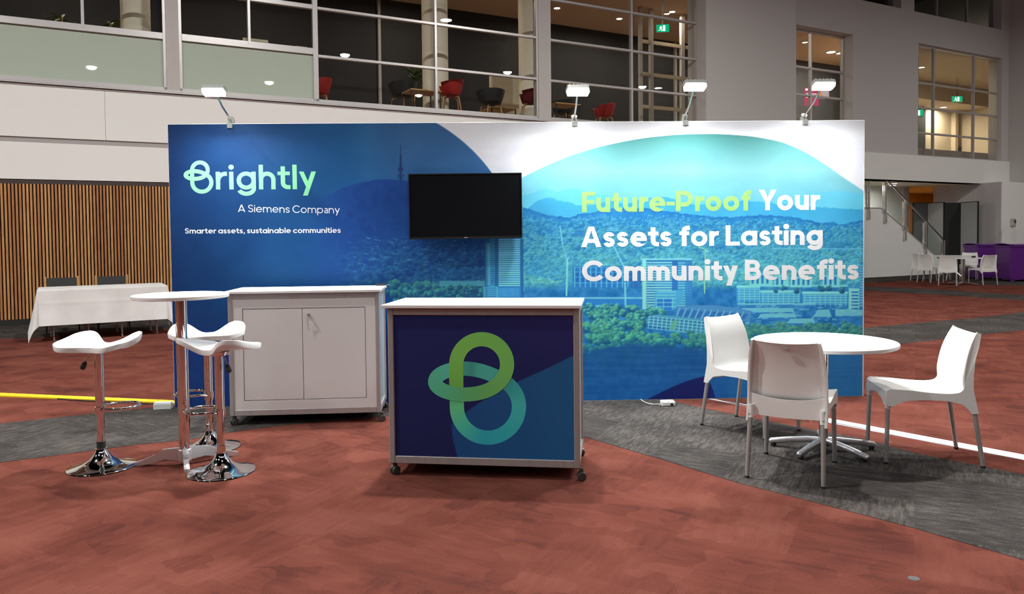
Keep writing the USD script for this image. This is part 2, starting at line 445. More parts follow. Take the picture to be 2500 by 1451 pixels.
part(WB, 'wall_panel', MB().box(-22, -6, 0.0, 0.25, 4.2, 8.2), W['white_wall'])
hole = unary_union([sbox(18.96, 3.95, 21.73, 7.45), sbox(24.93, 3.93, 29.67, 7.55), sbox(19.2, 8.54, 24.03, 10.1), sbox(24.7, 8.54, 29.62, 10.1)])
part(WB, 'wall_panel', MB().prism(sbox(18.93, 3.1, 30.1, 10.5).difference(hole), 0.0, 0.45), W['pale_grey_wall'], smooth=False)
part(WB, 'fascia', MB().box(21.0, 30.1, -0.06, 0.0, 3.1, 3.92), W['white_wall'])

TR = building('trim_1')
part(TR, 'sill', MB().box(-6, 15.56, -0.03, 0.12, 4.165, 4.20), W['frame_alu'])
part(TR, 'sill', MB().box(-6, 15.56, -0.05, 0.12, 4.135, 4.160), W['frame_alu'])
part(TR, 'sill', MB().box(-6, 15.56, -0.012, 0.10, 4.10, 4.131), W['trim_grey'])


def window(n, s0, s1, z0, z1, mull, trans, frosted=(), d=0.02, w=0.05, dark=False, cells=None):
    p = building(f'window_{n}')
    fm = MB()
    for a in ((s0, s0 + w, z0, z1), (s1 - w, s1, z0, z1), (s0, s1, z0, z0 + w), (s0, s1, z1 - w, z1)):
        fm.box(a[0], a[1], d, d + 0.09, a[2], a[3])
    part(p, 'frame', fm, W['frame_alu'], smooth=False)
    for t in trans:
        h = t[1] if isinstance(t, tuple) else 0.055
        zc = t[0] if isinstance(t, tuple) else t
        part(p, 'transom', MB().box(s0 + w, s1 - w, d - 0.01, d + 0.08, zc - h / 2, zc + h / 2, 0.004), W['frame_alu'], smooth=False)
    zs = [z0] + [t[0] if isinstance(t, tuple) else t for t in trans] + [z1]
    for m, rows in mull:
        a, b = zs[rows[0]], zs[rows[1]]
        part(p, 'mullion', MB().box(m - 0.027, m + 0.027, d - 0.012, d + 0.082, a, b, 0.004), W['frame_alu'], smooth=False)
    for i in range(len(zs) - 1):
        ms = [s0] + [m for m, rows in mull if rows[0] <= i < rows[1]] + [s1]
        for a, b in zip(ms[:-1], ms[1:]):
            fr = i in frosted
            part(p, 'frosted_pane' if fr else 'pane', MB().box(a, b, d + 0.04, d + (0.06 if fr else 0.046), zs[i], zs[i + 1]), W['frosted'] if fr else W['pane'], 'frosted greenish glass pane' if fr else None)
    return p


window(1, -6.0, 2.68, 4.2, 8.2, [(-3.0, (1, 3)), (-0.1, (1, 3)), (1.35, (1, 3)), (-1.6, (0, 1))], [(5.185, 0.12), 6.20], (0,))
window(2, 2.90, 5.44, 4.2, 8.2, [(4.16, (1, 2))], [(5.20, 0.13), (6.09, 0.09), 7.02], (0,))
window(3, 5.44, 10.65, 4.2, 8.2, [(8.06, (0, 4))], [5.12, 6.08, 7.02])
window(4, 10.95, 15.56, 4.2, 8.2, [(13.39, (0, 4))], [5.115, 6.07, 7.02])
window(5, 18.96, 21.73, 3.95, 7.45, [(20.26, (0, 4))], [4.72, 5.54, 6.35], (), 0.30)
window(6, 24.93, 29.67, 3.93, 7.55, [(25.95, (0, 4)), (28.22, (0, 4))], [4.695, 5.52, 6.33], (), 0.12)
window(7, 19.2, 24.03, 8.54, 10.1, [(20.8, (0, 1)), (22.4, (0, 1))], [], (), 0.25)
window(8, 24.7, 29.62, 8.54, 10.1, [(26.3, (0, 1)), (28.0, (0, 1))], [], (), 0.25)

# rooms behind the upper windows
MF = building('floor')
part(MF, 'slab', MB().box(-22, 36, 0.46, 9, 3.95, 4.25), W['mezz_floor'])
part(MF, 'slab', MB().box(-22, 21, 0.2, 0.46, 3.95, 4.25), W['mezz_floor'])
MC = building('ceiling')
FLAT = lambda a, b, d: np.stack([a, b, d], -1)
part(MC, 'soffit', MB().prism(Polygon([(-22, 0.46), (23.8, 0.46), (30.2, 6.0), (-22, 6.0)]), 8.4, 8.5, FLAT), W['ceiling_brown'], smooth=False)
part(MC, 'soffit', MB().prism(Polygon([(23.95, 0.46), (36, 0.46), (36, 4.0), (28.0, 4.0)]), 7.65, 7.75, FLAT), W['cream_wall'], smooth=False)
part(MC, 'soffit', MB().prism(Polygon([(28.05, 4.0), (42, 4.0), (42, 5.4), (29.7, 5.4)]), 6.9, 7.0, FLAT), W['cream_wall'])
part(MC, 'bulkhead', MB().box(28.0, 36, 3.95, 4.0, 6.9, 7.7), W['cream_wall'])
part(MC, 'soffit', MB().box(19, 36, 0.46, 6.0, 10.15, 10.3), W['roof'])
WM = building('wall_inner')
part(WM, 'night_glazing', MB().box(-22, 30.2, 6.0, 6.1, 4.25, 8.5), W['night_glass'])
part(WM, 'wall_panel', MB().prism(Polygon([(23.8, 0.46), (23.95, 0.46), (30.35, 6.0), (30.2, 6.0)]), 4.25, 8.5, FLAT), W['cream_wall'])
part(WM, 'wall_panel', MB().box(29.3, 42, 5.3, 5.4, 4.25, 7.0), W['cream_wall'])
part(WM, 'wall_panel', MB().box(36, 36.1, 0.46, 5.4, 4.25, 7.7), W['cream_wall'])
part(WM, 'wall_panel', MB().box(19, 36, 6.0, 6.1, 8.5, 10.3), W['dark_room'])
for s in (-14, -8.3, -2.6, 3.1, 8.8, 14.5, 19.9, 25.6):
    part(WM, 'mullion', MB().box(s - 0.04, s + 0.04, 5.9, 6.0, 4.25, 8.4), W['trim_grey'])
for (xa, xb, yt) in ((2335, 2376, 358), (2391, 2416, 352), (2240, 2259, 262)):
    a_, b_ = fac(xa, yt, 5.2), fac(xb, yt, 5.2)
    part(WM, 'door_leaf', MB().box(a_[0], b_[0], 5.18, 5.26, 4.25, min(a_[1], 6.88)), W['dark_room'])
for x in (2331, 2421):
    s = fac(x, 300, 5.2)[0]
    part(WM, 'post', MB().box(s - 0.10, s + 0.10, 5.1, 5.3, 4.25, 6.9), W['cream_wall'])
a_, b_, c_ = fac(1200, 187, 3.2), fac(1262, 187, 3.2), fac(1235, 187, 3.2)
part(WM, 'wall_panel', MB().box(a_[0], b_[0] + 0.8, 3.2, 3.35, 4.25, c_[1]), W['cream_wall'])

for (px0, px1, d, lb) in ((293, 367, 1.5, 'cream round column standing behind the upper left windows'), (1031, 1090, 1.5, 'cream round column behind a window mullion, beside the red tub chair'), (1268, 1306, 1.9, 'cream round column partly hidden by the white window pier')):
    a, b = fac(px0, 20, d)[0], fac(px1, 20, d)[0]
    if px0 == 1268:
        b = a + 0.56
    r = (b - a) / 2
    t = thing('column', lb, 'column', fw((a + b) / 2, d, 4.25), 0, 'round columns of the upper floor')
    part(t, 'shaft', MB().lathe([(0, 0), (r, 0), (r, 4.15), (0, 4.15)], 40), W['column_cream'])
    part(t, 'base_ring', MB().lathe([(r, 0.0), (r + 0.012, 0.0), (r + 0.012, 0.1), (r, 0.1)], 40), W['steel'])

# inner glazed frame (a tall window wall) behind the right-hand bay
GF = thing('glazed_partition', 'grey framed inner glass partition under the green exit sign', 'partition', fw(0, 0), ROTF)
d_in = 3.2
sa, sb, sc, sd = (fac(x, 150, d_in)[0] for x in (1566, 1592, 1668, 1690))
for s, w in ((sa, 0.10), (sb, 0.12), (sc, 0.14), (sd, 0.06)):
    part(GF, 'post', MB().box(s - w / 2, s + w / 2, d_in, d_in + 0.1, 4.25, 8.38), W['grey_wall'])
for y in (104, 183, 262):
    z = fac(1600, y, d_in)[1]
    part(GF, 'rail', MB().box(sa, sd, d_in + 0.01, d_in + 0.09, z - 0.05, z + 0.05), W['cream_wall'])
part(GF, 'pane', MB().box(sa, sd, d_in + 0.045, d_in + 0.05, 4.25, 8.38), W['pane'])

# lamps
def downlight(px, py, z, lb, r=0.09, grp='small downlights of the upper floor'):
    P = ground(px, py, z)
    t = thing('downlight', lb, 'ceiling light', P - np.array([0, 0, 0.03]), 0, grp)
    part(t, 'trim_ring', MB().lathe([(r, 0), (r + 0.02, 0.0), (r + 0.02, 0.03), (r, 0.03)], 24), W['frame_alu'])
    part(t, 'lamp_disc', MB().lathe([(0, 0.012), (r, 0.012), (r, 0.02), (0, 0.02)], 24), W['downlight'])


DL = 'small bright downlight in the brown ceiling '
for px, py, lb in ((1360, 18, DL + 'behind the second window row, left one'), (1512, 44, DL + 'beside the mullion left of the exit sign'), (1688, 72, DL + 'right of the green exit sign'),
                   (1641, 27, DL + 'directly above the green exit sign'), (1934, 110, DL + 'at the left edge of the tall right window'), (1965, 102, DL + 'in the left pane of the tall right window'),
                   (2048, 129, DL + 'farthest right in the tall right window')):
    downlight(px, py, 8.4, lb)
downlight(2029, 126, 8.4, 'largest bright downlight in the right pane of the tall right window', 0.16)
downlight(2250, 163, 7.65, 'bright downlight in the far right window, top left pane', 0.1)
downlight(2400, 226, 7.65, 'bright downlight in the far right window, right pane', 0.1)
for s, d, nm_ in ((1.0, 3.4, 'first frosted'), (5.2, 3.4, 'second frosted'), (9.5, 4.0, 'chair-lined'), (-3.5, 3.0, 'far left')):   # out of sight above the heads of the left windows
    downlight(*project(fw(s, d, 8.4)), 8.4, 'recessed downlight above the %s upper window' % nm_, 0.10)
downlight(*project(fw(31.2, 4.8, 6.9)), 6.9, 'downlight over the cream walls of the far right room', 0.12)
downlight(*project(fw(34.0, 4.8, 6.9)), 6.9, 'downlight over the cream walls at the end of the far right room', 0.12)

HB = None
LROW = {'high_bay_bright': 'bright dome lamp in the roof row nearest the upper windows', 'high_bay_right': 'dome lamp at the right end of the roof row nearest the windows', 'high_bay': 'dome lamp in the roof rows above the stand and behind'}
HBS = {}
for d, ss in ((-9.0, (-10.6, -3.0, 4.7, 12.34, 20.1, 27.0)), (-15.4, (-12, -4.6, 3.0, 10.6, 18.2, 26)), (-22.4, (-13.8, -6.2, 1.4, 8.9, 16.6, 24.2))):
    for s in ss:
        lk = 'high_bay' if d < -9 else 'high_bay_right' if s > 15 else 'high_bay_bright'
        lb, HB = LROW[lk], HBS.get(lk)
        if HB is None:
            HB = thing('high_bay_lamp', lb, 'lamp', fw(s, d, 9.0), 0, 'high bay lamps of the hall')
            part(HB, 'housing', MB().lathe([(0, 0.30), (0.06, 0.28), (0.10, 0.16), (0.21, 0.05), (0.23, 0.0), (0.205, 0.0), (0.20, 0.02), (0, 0.02)], 28), W['flood_body'])
            HBS[lk] = HB
            part(HB, 'diffuser', MB().lathe([(0.195, 0.006), (0, 0.006)], 18) if d > -10 else MB().lathe([(0.195, 0.008), (0.17, -0.05), (0.10, -0.09), (0, -0.105)], 16), W[lk])
            part(HB, 'hanger', MB().cyl((0, 0, 0.28), (0, 0, 1.45), 0.012), W['flood_body'])
        else:
            dup(HB, fw(s, d, 9.0), 0, lb, 'high bay lamps of the hall')

# the wall closing the hall on the right; the dark depth of the hall behind the camera is left open
WR = building('wall_right')
part(WR, 'wall_panel', MB().box(30.1, 30.3, -20, 0.45, 0, 10.5), W['pale_grey_wall'])

# the opening under the fascia: lobby, stair, block
W['lobby_white'] = emit('lobby_white', (1.0, 0.96, 0.9), 260.0)
LB = building('wall_lobby')
part(LB, 'wall_panel', MB().box(16, 27.62, 2.2, 2.35, 0, 3.2), W['white_wall'])
part(LB, 'door_jamb', MB().box(27.50, 27.66, 2.12, 2.2, 0, 3.2), W['frame_alu'])
part(LB, 'orange_panel', MB().box(27, 38, 5.0, 5.1, 0, 3.2), W['orange_wall'])
part(LB, 'wall_panel', MB().box(27.62, 27.7, 2.2, 5.0, 0, 3.2), W['orange_wall'])
part(LB, 'lobby_soffit', MB().box(20.8, 38, 0.0, 5.1, 3.1, 3.2), W['cream_wall'])
part(LB, 'block_front', MB().box(28.47, 36, -0.70, -0.6, 0, 3.12), W['white_wall'])
part(LB, 'block_side', MB().box(28.45, 28.55, -0.68, 1.6, 0, 3.12), W['grey_wall'])
part(LB, 'block_top', MB().box(28.5, 36, -0.66, 0.2, 3.05, 3.11), W['white_wall'])
part(LB, 'inner_return', MB().box(28.45, 36, 1.6, 1.7, 0, 3.1), W['grey_wall'])
for s_, lb_s in ((22.6, 'above the stair landing'), (25.4, 'above the lower flight of the stair')):
    t = thing('lobby_downlight', 'white downlight in the lobby soffit ' + lb_s, 'ceiling light', fw(s_, 1.2, 3.04), 0, 'white downlights over the stair')
    part(t, 'trim_ring', MB().lathe([(0.10, 0), (0.13, 0), (0.13, 0.05), (0.10, 0.05)], 24), W['frame_alu'])
    part(t, 'lamp_disc', MB().lathe([(0, 0.01), (0.10, 0.01), (0.10, 0.03), (0, 0.03)], 24), W['lobby_white'])
t = thing('lobby_lamp', 'warm ceiling lamp lighting the orange lobby wall', 'ceiling light', fw(29.8, 4.2, 3.04))
part(t, 'trim_ring', MB().lathe([(0.12, 0), (0.15, 0), (0.15, 0.05), (0.12, 0.05)], 24), W['frame_alu'])
part(t, 'lamp_disc', MB().lathe([(0, 0.01), (0.12, 0.01), (0.12, 0.03), (0, 0.03)], 24), emit('lobby_glow', (1.0, 0.7, 0.3), 700.0))

ST = thing('staircase', 'white side-walled staircase rising left with steel posts and glass', 'staircase', P0, ROTF)
part(ST, 'side_wall', MB().prism(Polygon([(17, 0), (17, 2.24), (23.62, 2.24), (24.0, 2.05), (27.64, 0.03), (27.64, 0)]), 0.4, 0.56), W['white_wall'], smooth=False)
part(ST, 'wall_cap', MB().prism(Polygon([(17, 2.24), (23.63, 2.24), (24.01, 2.05), (27.66, 0.03), (27.66, 0.0), (24.01, 2.02), (23.63, 2.215), (17, 2.215)]), 0.385, 0.40), W['trim_grey'], smooth=False)
for k in range(12):
    part(ST, 'step', MB().box(27.5 - (k + 1) * 0.30, 27.5 - k * 0.30 + 0.02, 0.56, 2.1, max(0.0, 0.17 * k - 0.1), 0.17 * (k + 1)), W['grey_wall'])
part(ST, 'landing', MB().box(17, 23.9, 0.56, 2.1, 1.95, 2.2), W['grey_wall'])
rail = [(17.0, 3.20), (23.74, 3.20), (23.90, 3.12), (26.86, 1.22), (26.92, 1.10), (26.92, 0.72)]
part(ST, 'handrail', MB().tube([(a, 0.36, b) for a, b in rail], 0.027, 10), W['steel'])
part(ST, 'handrail', MB().tube([(17.0, 0.36, 3.08), (23.7, 0.36, 3.08)], 0.02, 8), W['steel'])
prev = None
for s in (21.9, 23.02, 23.84, 24.86, 25.95, 26.97):
    base = 2.24 if s < 23.6 else 2.24 - (s - 23.62) * 0.553
    top = 3.2 if s < 23.75 else 3.2 - (s - 23.74) * 0.635
    q = part(ST, 'post', MB().box(s - 0.055, s + 0.005, 0.33, 0.385, base - 0.37, top, 0.004), W['steel'])
    part(q, 'fixing_plate', MB().box(s - 0.07, s + 0.02, 0.32, 0.40, base - 0.37, base - 0.12, 0.006), W['steel'])
    part(q, 'rear_flat', MB().box(s - 0.13, s - 0.115, 0.35, 0.40, base - 0.05, top - 0.05), W['steel'])
    for k in range(4):
        zz = base + 0.1 + 0.18 * k
        part(q, 'spacer', MB().cyl((s - 0.12, 0.375, zz), (s - 0.04, 0.375, zz), 0.010, n=8), W['steel'])
    if prev is not None:
        a, b = prev[0] + 0.06, s - 0.17
        za, zb = prev[1], base
        part(ST, 'glass_panel', MB().prism(Polygon([(a, za + 0.06), (b, zb + 0.1), (b, top - 0.12), (a, prev[2] - 0.12)]), 0.355, 0.367), W['balustrade'], smooth=False)
    prev = (s, base, top)

# ------------------------------------------------------------------ the exhibition wall and its print
PX0, PYAW, PW, PH = np.array([-2.8762, 6.386, 0.0]), 0.0307, 5.9347, 2.4
PU, PN = np.array([math.cos(PYAW), math.sin(PYAW), 0.0]), np.array([math.sin(PYAW), -math.cos(PYAW), 0.0])


def pan(px, py, off=0.0):
    """Photograph pixel -> (across, up) on the exhibition wall's face."""
    q = on_plane(px, py, PX0 + off * PN, PN) - PX0
    return float(q @ PU), float(q[2])


def sstep(a, b, x):
    t = np.clip((x - a) / (b - a), 0, 1)
    return t * t * (3 - 2 * t)


def poly_y(pts, X):
    pts = np.asarray(pts, float)
    return np.interp(X, pts[:, 0], pts[:, 1])


def smooth_y(pts, X):
    from scipy.interpolate import PchipInterpolator
    pts = np.asarray(pts, float)
    return PchipInterpolator(pts[:, 0], pts[:, 1], extrapolate=True)(X)


class Canvas:
    """The printed scene as pigment on a fine mesh: every mark is drawn by rule, in the wall's own grid."""

    def __init__(self, nx, nz):
        self.u, self.v = np.linspace(0.004, PW - 0.012, nx), np.linspace(0.006, PH - 0.004, nz)
        U, V = np.meshgrid(self.u, self.v, indexing='ij')
        P = PX0 + U[..., None] * PU + V[..., None] * np.array([0, 0, 1.0])
        self.X, self.Y = project(P)
        self.C = np.zeros(U.shape + (3,))
        self.nx, self.nz = nx, nz

    def mixin(self, a, col, sl=(slice(None), slice(None))):
        a = np.clip(a, 0, 1)[..., None]
        self.C[sl] = self.C[sl] * (1 - a) + np.asarray(col, float) * a

    def window(self, x0, x1, y0, y1):
        ua, va = pan((x0 + x1) / 2 - (x1 - x0) / 2 - 1, (y0 + y1) / 2)[0], 0
        ub = pan(x1 + 1, (y0 + y1) / 2)[0]
        vt, vb = max(pan(x0, y0 - 1)[1], pan(x1, y0 - 1)[1]), min(pan(x0, y1 + 1)[1], pan(x1, y1 + 1)[1])
        i0, i1 = np.searchsorted(self.u, [ua, ub])
        j0, j1 = np.searchsorted(self.v, [vb, vt])
        return slice(max(i0 - 1, 0), min(i1 + 1, self.nx)), slice(max(j0 - 1, 0), min(j1 + 1, self.nz))

    def rect(self, x0, y0, x1, y1, col, a=1.0, soft=0.9):
        s = self.window(x0 - 2, x1 + 2, y0 - 2, y1 + 2)
        X, Y = self.X[s], self.Y[s]
        m = sstep(x0 - soft, x0 + soft, X) * sstep(x1 + soft, x1 - soft, X) * sstep(y0 - soft, y0 + soft, Y) * sstep(y1 + soft, y1 - soft, Y)
        self.mixin(a * m, col, s)

    def line(self, x0, y0, x1, y1, w, col, a=1.0):
        s = self.window(min(x0, x1) - w - 2, max(x0, x1) + w + 2, min(y0, y1) - w - 2, max(y0, y1) + w + 2)
        X, Y = self.X[s], self.Y[s]
        dx, dy = x1 - x0, y1 - y0
        L2 = dx * dx + dy * dy
        t = np.clip(((X - x0) * dx + (Y - y0) * dy) / L2, 0, 1)
        d = np.hypot(X - x0 - t * dx, Y - y0 - t * dy)
        self.mixin(a * sstep(w / 2 + 0.9, w / 2 - 0.9, d), col, s)

    def polygon(self, pts, col, a=1.0):
        pts = np.asarray(pts, float)
        s = self.window(pts[:, 0].min() - 2, pts[:, 0].max() + 2, pts[:, 1].min() - 2, pts[:, 1].max() + 2)
        X, Y = self.X[s], self.Y[s]
        m = shapely.contains_xy(Polygon(pts), X.ravel(), Y.ravel()).reshape(X.shape).astype(float)
        self.mixin(a * m, col, s)

    def puff(self, x, y, rx, ry, lit, dark, a=1.0):
        """One tuft of foliage lit from the upper left."""
        s = self.window(x - rx - 1, x + rx + 1, y - ry - 1, y + ry + 1)
        dx, dy = (self.X[s] - x) / rx, (self.Y[s] - y) / ry
        r = np.hypot(dx, dy)
        sh = np.clip(0.5 - 0.42 * dx - 0.62 * dy, 0, 1)[..., None]
        col = np.asarray(dark, float) * (1 - sh) + np.asarray(lit, float) * sh
        m = (a * sstep(1.05, 0.72, r))[..., None]
        self.C[s] = self.C[s] * (1 - m) + col * m

    def tree(self, rg, x, y, r, lit, dark, a=1.0):
        self.puff(x + 0.15 * r, y + 0.35 * r, r, r * 0.75, np.asarray(dark) * 1.05, np.asarray(dark) * 0.86, a)
        for _ in range(3 if r < 7 else 6):
            q = r * rg.uniform(0.3, 0.62)
            self.puff(x + rg.uniform(-0.7, 0.6) * r, y + rg.uniform(-0.65, 0.3) * r, q * 1.15, q * 0.85, np.asarray(lit) * rg.uniform(0.82, 1.12), dark, a * 0.92)


def paint():
    c = Canvas(1020, 412)
    X, Y = c.X, c.Y
    rg = np.random.default_rng(3)
    P3 = np.stack([X / 60, Y / 60, np.zeros_like(X)], -1)
    n1 = meshkit.fbm(P3, 4, 3) - 0.5
    n2 = meshkit.fbm(P3 * 4, 4, 9) - 0.5
    # --- white ground with faint cloud
    c.C[:] = (226, 229, 238)
    c.mixin(0.35 * sstep(0.02, 0.2, n1) * sstep(470, 380, Y) * sstep(330, 372, Y), (205, 203, 218))
    # --- dome: sky
    dome = [(1100, 520), (1278, 432), (1340, 402), (1400, 378), (1500, 350.5), (1600, 334), (1680, 328), (1740, 327.5), (1810, 331), (1900, 345), (1960, 369), (2012, 400), (2060, 434), (2110, 468), (2150, 500)]
    yd = smooth_y(dome, X)
    D = c.C.copy()
    t = np.clip((Y - 327) / 200, 0, 1)[..., None]
    top, mid, low = np.array([70, 138, 136.]), np.array([126, 188, 196.]), np.array([102, 194, 228.])
    sky = np.where(t < 0.45, top + (mid - top) * (t / 0.45), mid + (low - mid) * ((t - 0.45) / 0.55))
    sky = sky + (n1 * 16 * sstep(330, 460, Y))[..., None] + (np.sin(Y / 9 + n1 * 6) * 1.2)[..., None]
    lw = (sstep(1500, 1280, X) * 0.5)[..., None]
    sky = sky * (1 - lw) + np.array([126, 212, 238.]) * lw
    c.mixin((np.clip((Y - yd) / 1.4 + 0.5, 0, 1)) * (X > 1180), sky)
    E = c.C
    # layered hills
    j = 3.0 * (meshkit.fbm(np.stack([X / 9, X * 0 + 5, X * 0], -1), 3, 2) - 0.5)
    for pts, col, jt in (
        ([(1270, 478), (1300, 472), (1330, 462), (1362, 468), (1400, 460), (1440, 472), (1500, 480), (1600, 486), (1800, 492), (1860, 493), (1950, 482), (2000, 470), (2050, 467), (2112, 477)], (96, 194, 224), 0.6),
        ([(1270, 522), (1290, 508), (1315, 489), (1342, 483), (1368, 491), (1392, 495), (1412, 502), (1450, 500), (1490, 492), (1530, 498), (1570, 485), (1620, 481), (1660, 492), (1700, 500), (1740, 498), (1830, 491), (1880, 496), (2000, 506), (2112, 512)], (62, 168, 216), 1.0)):
        y = smooth_y(pts, X) + j * jt
        c.mixin(np.clip(Y - y + 0.5, 0, 1) * sstep(1272, 1280, X), np.asarray(col, float) + (n1 * 22)[..., None] + (np.clip((Y - y) / 70, 0, 1) * 14)[..., None])
    fl = [(1150, 470), (1270, 505), (1300, 513), (1345, 527), (1362, 528), (1388, 533), (1410, 524), (1450, 518), (1500, 509), (1560, 508), (1600, 512), (1660, 520), (1720, 527), (1780, 531), (1830, 527), (1880, 525), (1930, 530), (1980, 539), (2010, 545), (2030, 542), (2050, 549), (2070, 545), (2112, 536)]
    yf = smooth_y(fl, X) + 1.7 * j
    base = np.array([34, 122, 190.]) + np.clip((Y - 520) / 330, 0, 1)[..., None] * np.array([-8, -20, -38.]) + (n2 * 40)[..., None]
    c.mixin(np.clip(Y - yf + 0.5, 0, 1) * sstep(1272, 1280, X), base)
    # --- left half: deep blue field, sky, hill
    lc = Polygon([(1070, 303), (1130, 345.5), (1197, 417)])
    cx, cy, R = 735.0, 690.0, 0.0
    A = np.array([[2 * 1070, 2 * 303, 1], [2 * 1130, 2 * 345.5, 1], [2 * 1197, 2 * 417, 1]], float)
    cx, cy, k = np.linalg.solve(A, np.array([1070**2 + 303**2, 1130**2 + 345.5**2, 1197**2 + 417**2], float))
    R = math.sqrt(k + cx * cx + cy * cy)
    inl = np.clip((R - np.hypot(X - cx, Y - cy)) / 1.4 + 0.5, 0, 1)
    inl = np.where((Y > 500) | (X < 950), (X < 1274).astype(float), inl) * (X < 1274)
    tx = np.clip((X - 410) / 480, 0, 1)[..., None]
    ty = np.clip((Y - 300) / 690, 0, 1)[..., None]
    field = np.array([9, 46, 96.]) + tx * np.array([4, 36, 40.]) + np.sin(ty * math.pi) * np.array([0, 8, 14.]) - np.clip(ty - 0.5, 0, 1) * np.array([6, 26, 50.])
    skyl = np.array([50, 94, 142.]) + ty * np.array([-20, 20, 60.])
    ws = (sstep(780, 1000, X) * sstep(480, 420, Y))[..., None]
    field = field * (1 - ws) + skyl * ws + (n1 * 14)[..., None]
    c.mixin(inl, field)
    hl = [(640, 520), (700, 496), (760, 484), (805, 474), (850, 455), (880, 447), (905, 441), (930, 438), (955, 439), (978, 440), (1005, 445), (1100, 470), (1274, 520)]
    yh = smooth_y(hl, X) + 1.0 * j
    wh = np.clip(Y - yh + 0.5, 0, 1) * sstep(700, 860, X) * (X < 1274)
    c.mixin(wh * 0.95, np.array([14, 62, 138.]) + np.clip((Y - 440) / 250, 0, 1)[..., None] * np.array([2, 8, 6.]) + (n2 * 16)[..., None])
    # --- far forest of the left half
    for _ in range(1500):
        y = 545 + 175 * rg.random() ** 1.2
        x = rg.uniform(790, 1190)
        a = float(sstep(780, 1010, x) * sstep(540, 640, y)) * rg.uniform(0.3, 1.0)
        q = sstep(660, 730, y)
        r = 3.0 + 7.5 * (y - 545) / 175
        lit = np.array([44, 124, 182.]) * (1 - q) + np.array([62, 150, 152.]) * q
        c.tree(rg, x, y, r * rg.uniform(0.7, 1.3), lit, np.array([22, 80, 140.]), a * 0.75)
    for _ in range(70):
        x, y = rg.uniform(850, 1130), rg.uniform(575, 665)
        c.line(x, y, x + rg.uniform(5, 18), y + rg.uniform(-1, 3), rg.uniform(1.0, 2.2), (74, 150, 206), rg.uniform(0.3, 0.8))
    # left of the tower lower greens
    for _ in range(170):
        x, y = rg.uniform(960, 1190), rg.uniform(690, 760)
        c.tree(rg, x, y, rg.uniform(7, 13), (72, 160, 148), (24, 86, 130), 0.9)
    c.rect(1072, 686, 1190, 699, (66, 146, 172))
    for _ in range(26):
        c.tree(rg, rg.uniform(1090, 1165), rg.uniform(698, 716), rg.uniform(5, 9), (58, 142, 132), (22, 82, 124))
    # broadcasting tower on the hill
    tw = (22, 48, 100)
    c.line(978, 354, 978, 395, 2.0, tw)
    c.line(978, 380, 978, 440, 4.4, tw)
    for y, w, h in ((399, 5, 3), (406, 8, 3), (412, 12, 5), (417, 15, 3), (425, 10, 2), (429, 17, 3), (434, 14, 2)):
        c.rect(978 - w / 2, y - h / 2, 978 + w / 2, y + h / 2, tw)
    # --- forest of the right half, far to near
    rows = []
    for _ in range(4300):
        y = 528 + 180 * rg.random() ** 0.95
        x = rg.uniform(1278, 2108)
        rows.append((y, x))
    rows.sort()
    yfx = lambda x: float(np.interp(x, [p[0] for p in fl], [p[1] for p in fl]))
    for y, x in rows:
        f = (y - 528) / 180
        if y < yfx(x) + 9:
            continue
        r = (4.4 + 6.8 * f) * rg.uniform(0.65, 1.4)
        g = rg.random() * (0.35 + 0.5 * f)
        lit = np.array([96, 194, 220.]) * (1 - g) + np.array([124, 204, 178.]) * g - f * np.array([14, 22, 30.])
        c.tree(rg, x, y, r, lit, np.array([34, 122, 184.]) - f * np.array([4, 16, 34.]), 0.85)
    c.mixin((0.30 - 0.26 * sstep(520, 690, Y)) * sstep(0, 12, Y - yf) * sstep(720, 690, Y) * (X > 1280), (58, 158, 218))
    # soft blue shade pools between the crowns
    c.mixin(0.38 * sstep(0.05, 0.3, n1) * sstep(545, 600, Y) * sstep(760, 690, Y) * (X > 1280), (32, 116, 184))
    # light clearing lines
    c.line(1890, 607, 2108, 608, 3, (96, 184, 214), 0.8)
    c.line(1330, 580, 1420, 582, 2, (96, 190, 220), 0.6)
    c.line(1486, 558, 1510, 558, 2, (110, 200, 226))
    c.line(1482, 563, 1512, 563, 2, (110, 200, 226))
    c.line(1580, 605, 1592, 605, 3, (110, 206, 216))
    # base of the city
    by = sstep(688, 712, Y) * sstep(872, 850, Y) * (X > 1280)
    c.mixin(by * 0.85, np.array([34, 108, 168.]) + (n2 * 60)[..., None])
    L, M_, Dk = np.array([112, 196, 218.]), np.array([74, 160, 200.]), np.array([26, 88, 150.])
    # left tower: narrow shaft and the broad banded shaft
    c.rect(1184, 583, 1278, 727, (30, 96, 150))
    c.rect(1187, 594, 1197, 698, (70, 150, 186))
    for k in range(22):
        y = 584 + k * 5.35
        c.rect(1197, y, 1208, y + 2.6, (64, 146, 186))
        c.rect(1217, y - 0.5, 1270, y + 2.9, (104, 188, 220))
        c.rect(1189.5, y, 1191.5, y + 2.2, (28, 84, 140))
    c.rect(1180, 700, 1216, 727, (70, 158, 196))
    for k in range(5):
        c.rect(1184, 703 + k * 5, 1212, 705 + k * 5, (30, 92, 150))
    c.rect(1216, 701, 1272, 727, (40, 118, 186))
    for k in range(14):
        c.rect(1218 + k * 3.6, 704, 1219.5 + k * 3.6, 725, (92, 170, 214), 0.7)
    # low flats by the left crane
    c.rect(1398, 650, 1562, 703, (36, 108, 172))
    for x in range(1402, 1560, 13):
        c.rect(x, 652, x + 2.0, 702, (92, 178, 214))
        c.rect(x + 6, 660 + (x * 7) % 9, x + 10, 690, (26, 84, 150), 0.8)
    for y in (652, 664, 676, 690):
        c.rect(1400, y, 1560, y + 1.6, (90, 176, 214), 0.7)
    c.rect(1540, 650, 1566, 705, (30, 92, 156), 0.7)
    # road
    c.rect(1300, 726, 1575, 730, (104, 182, 214), 0.9)
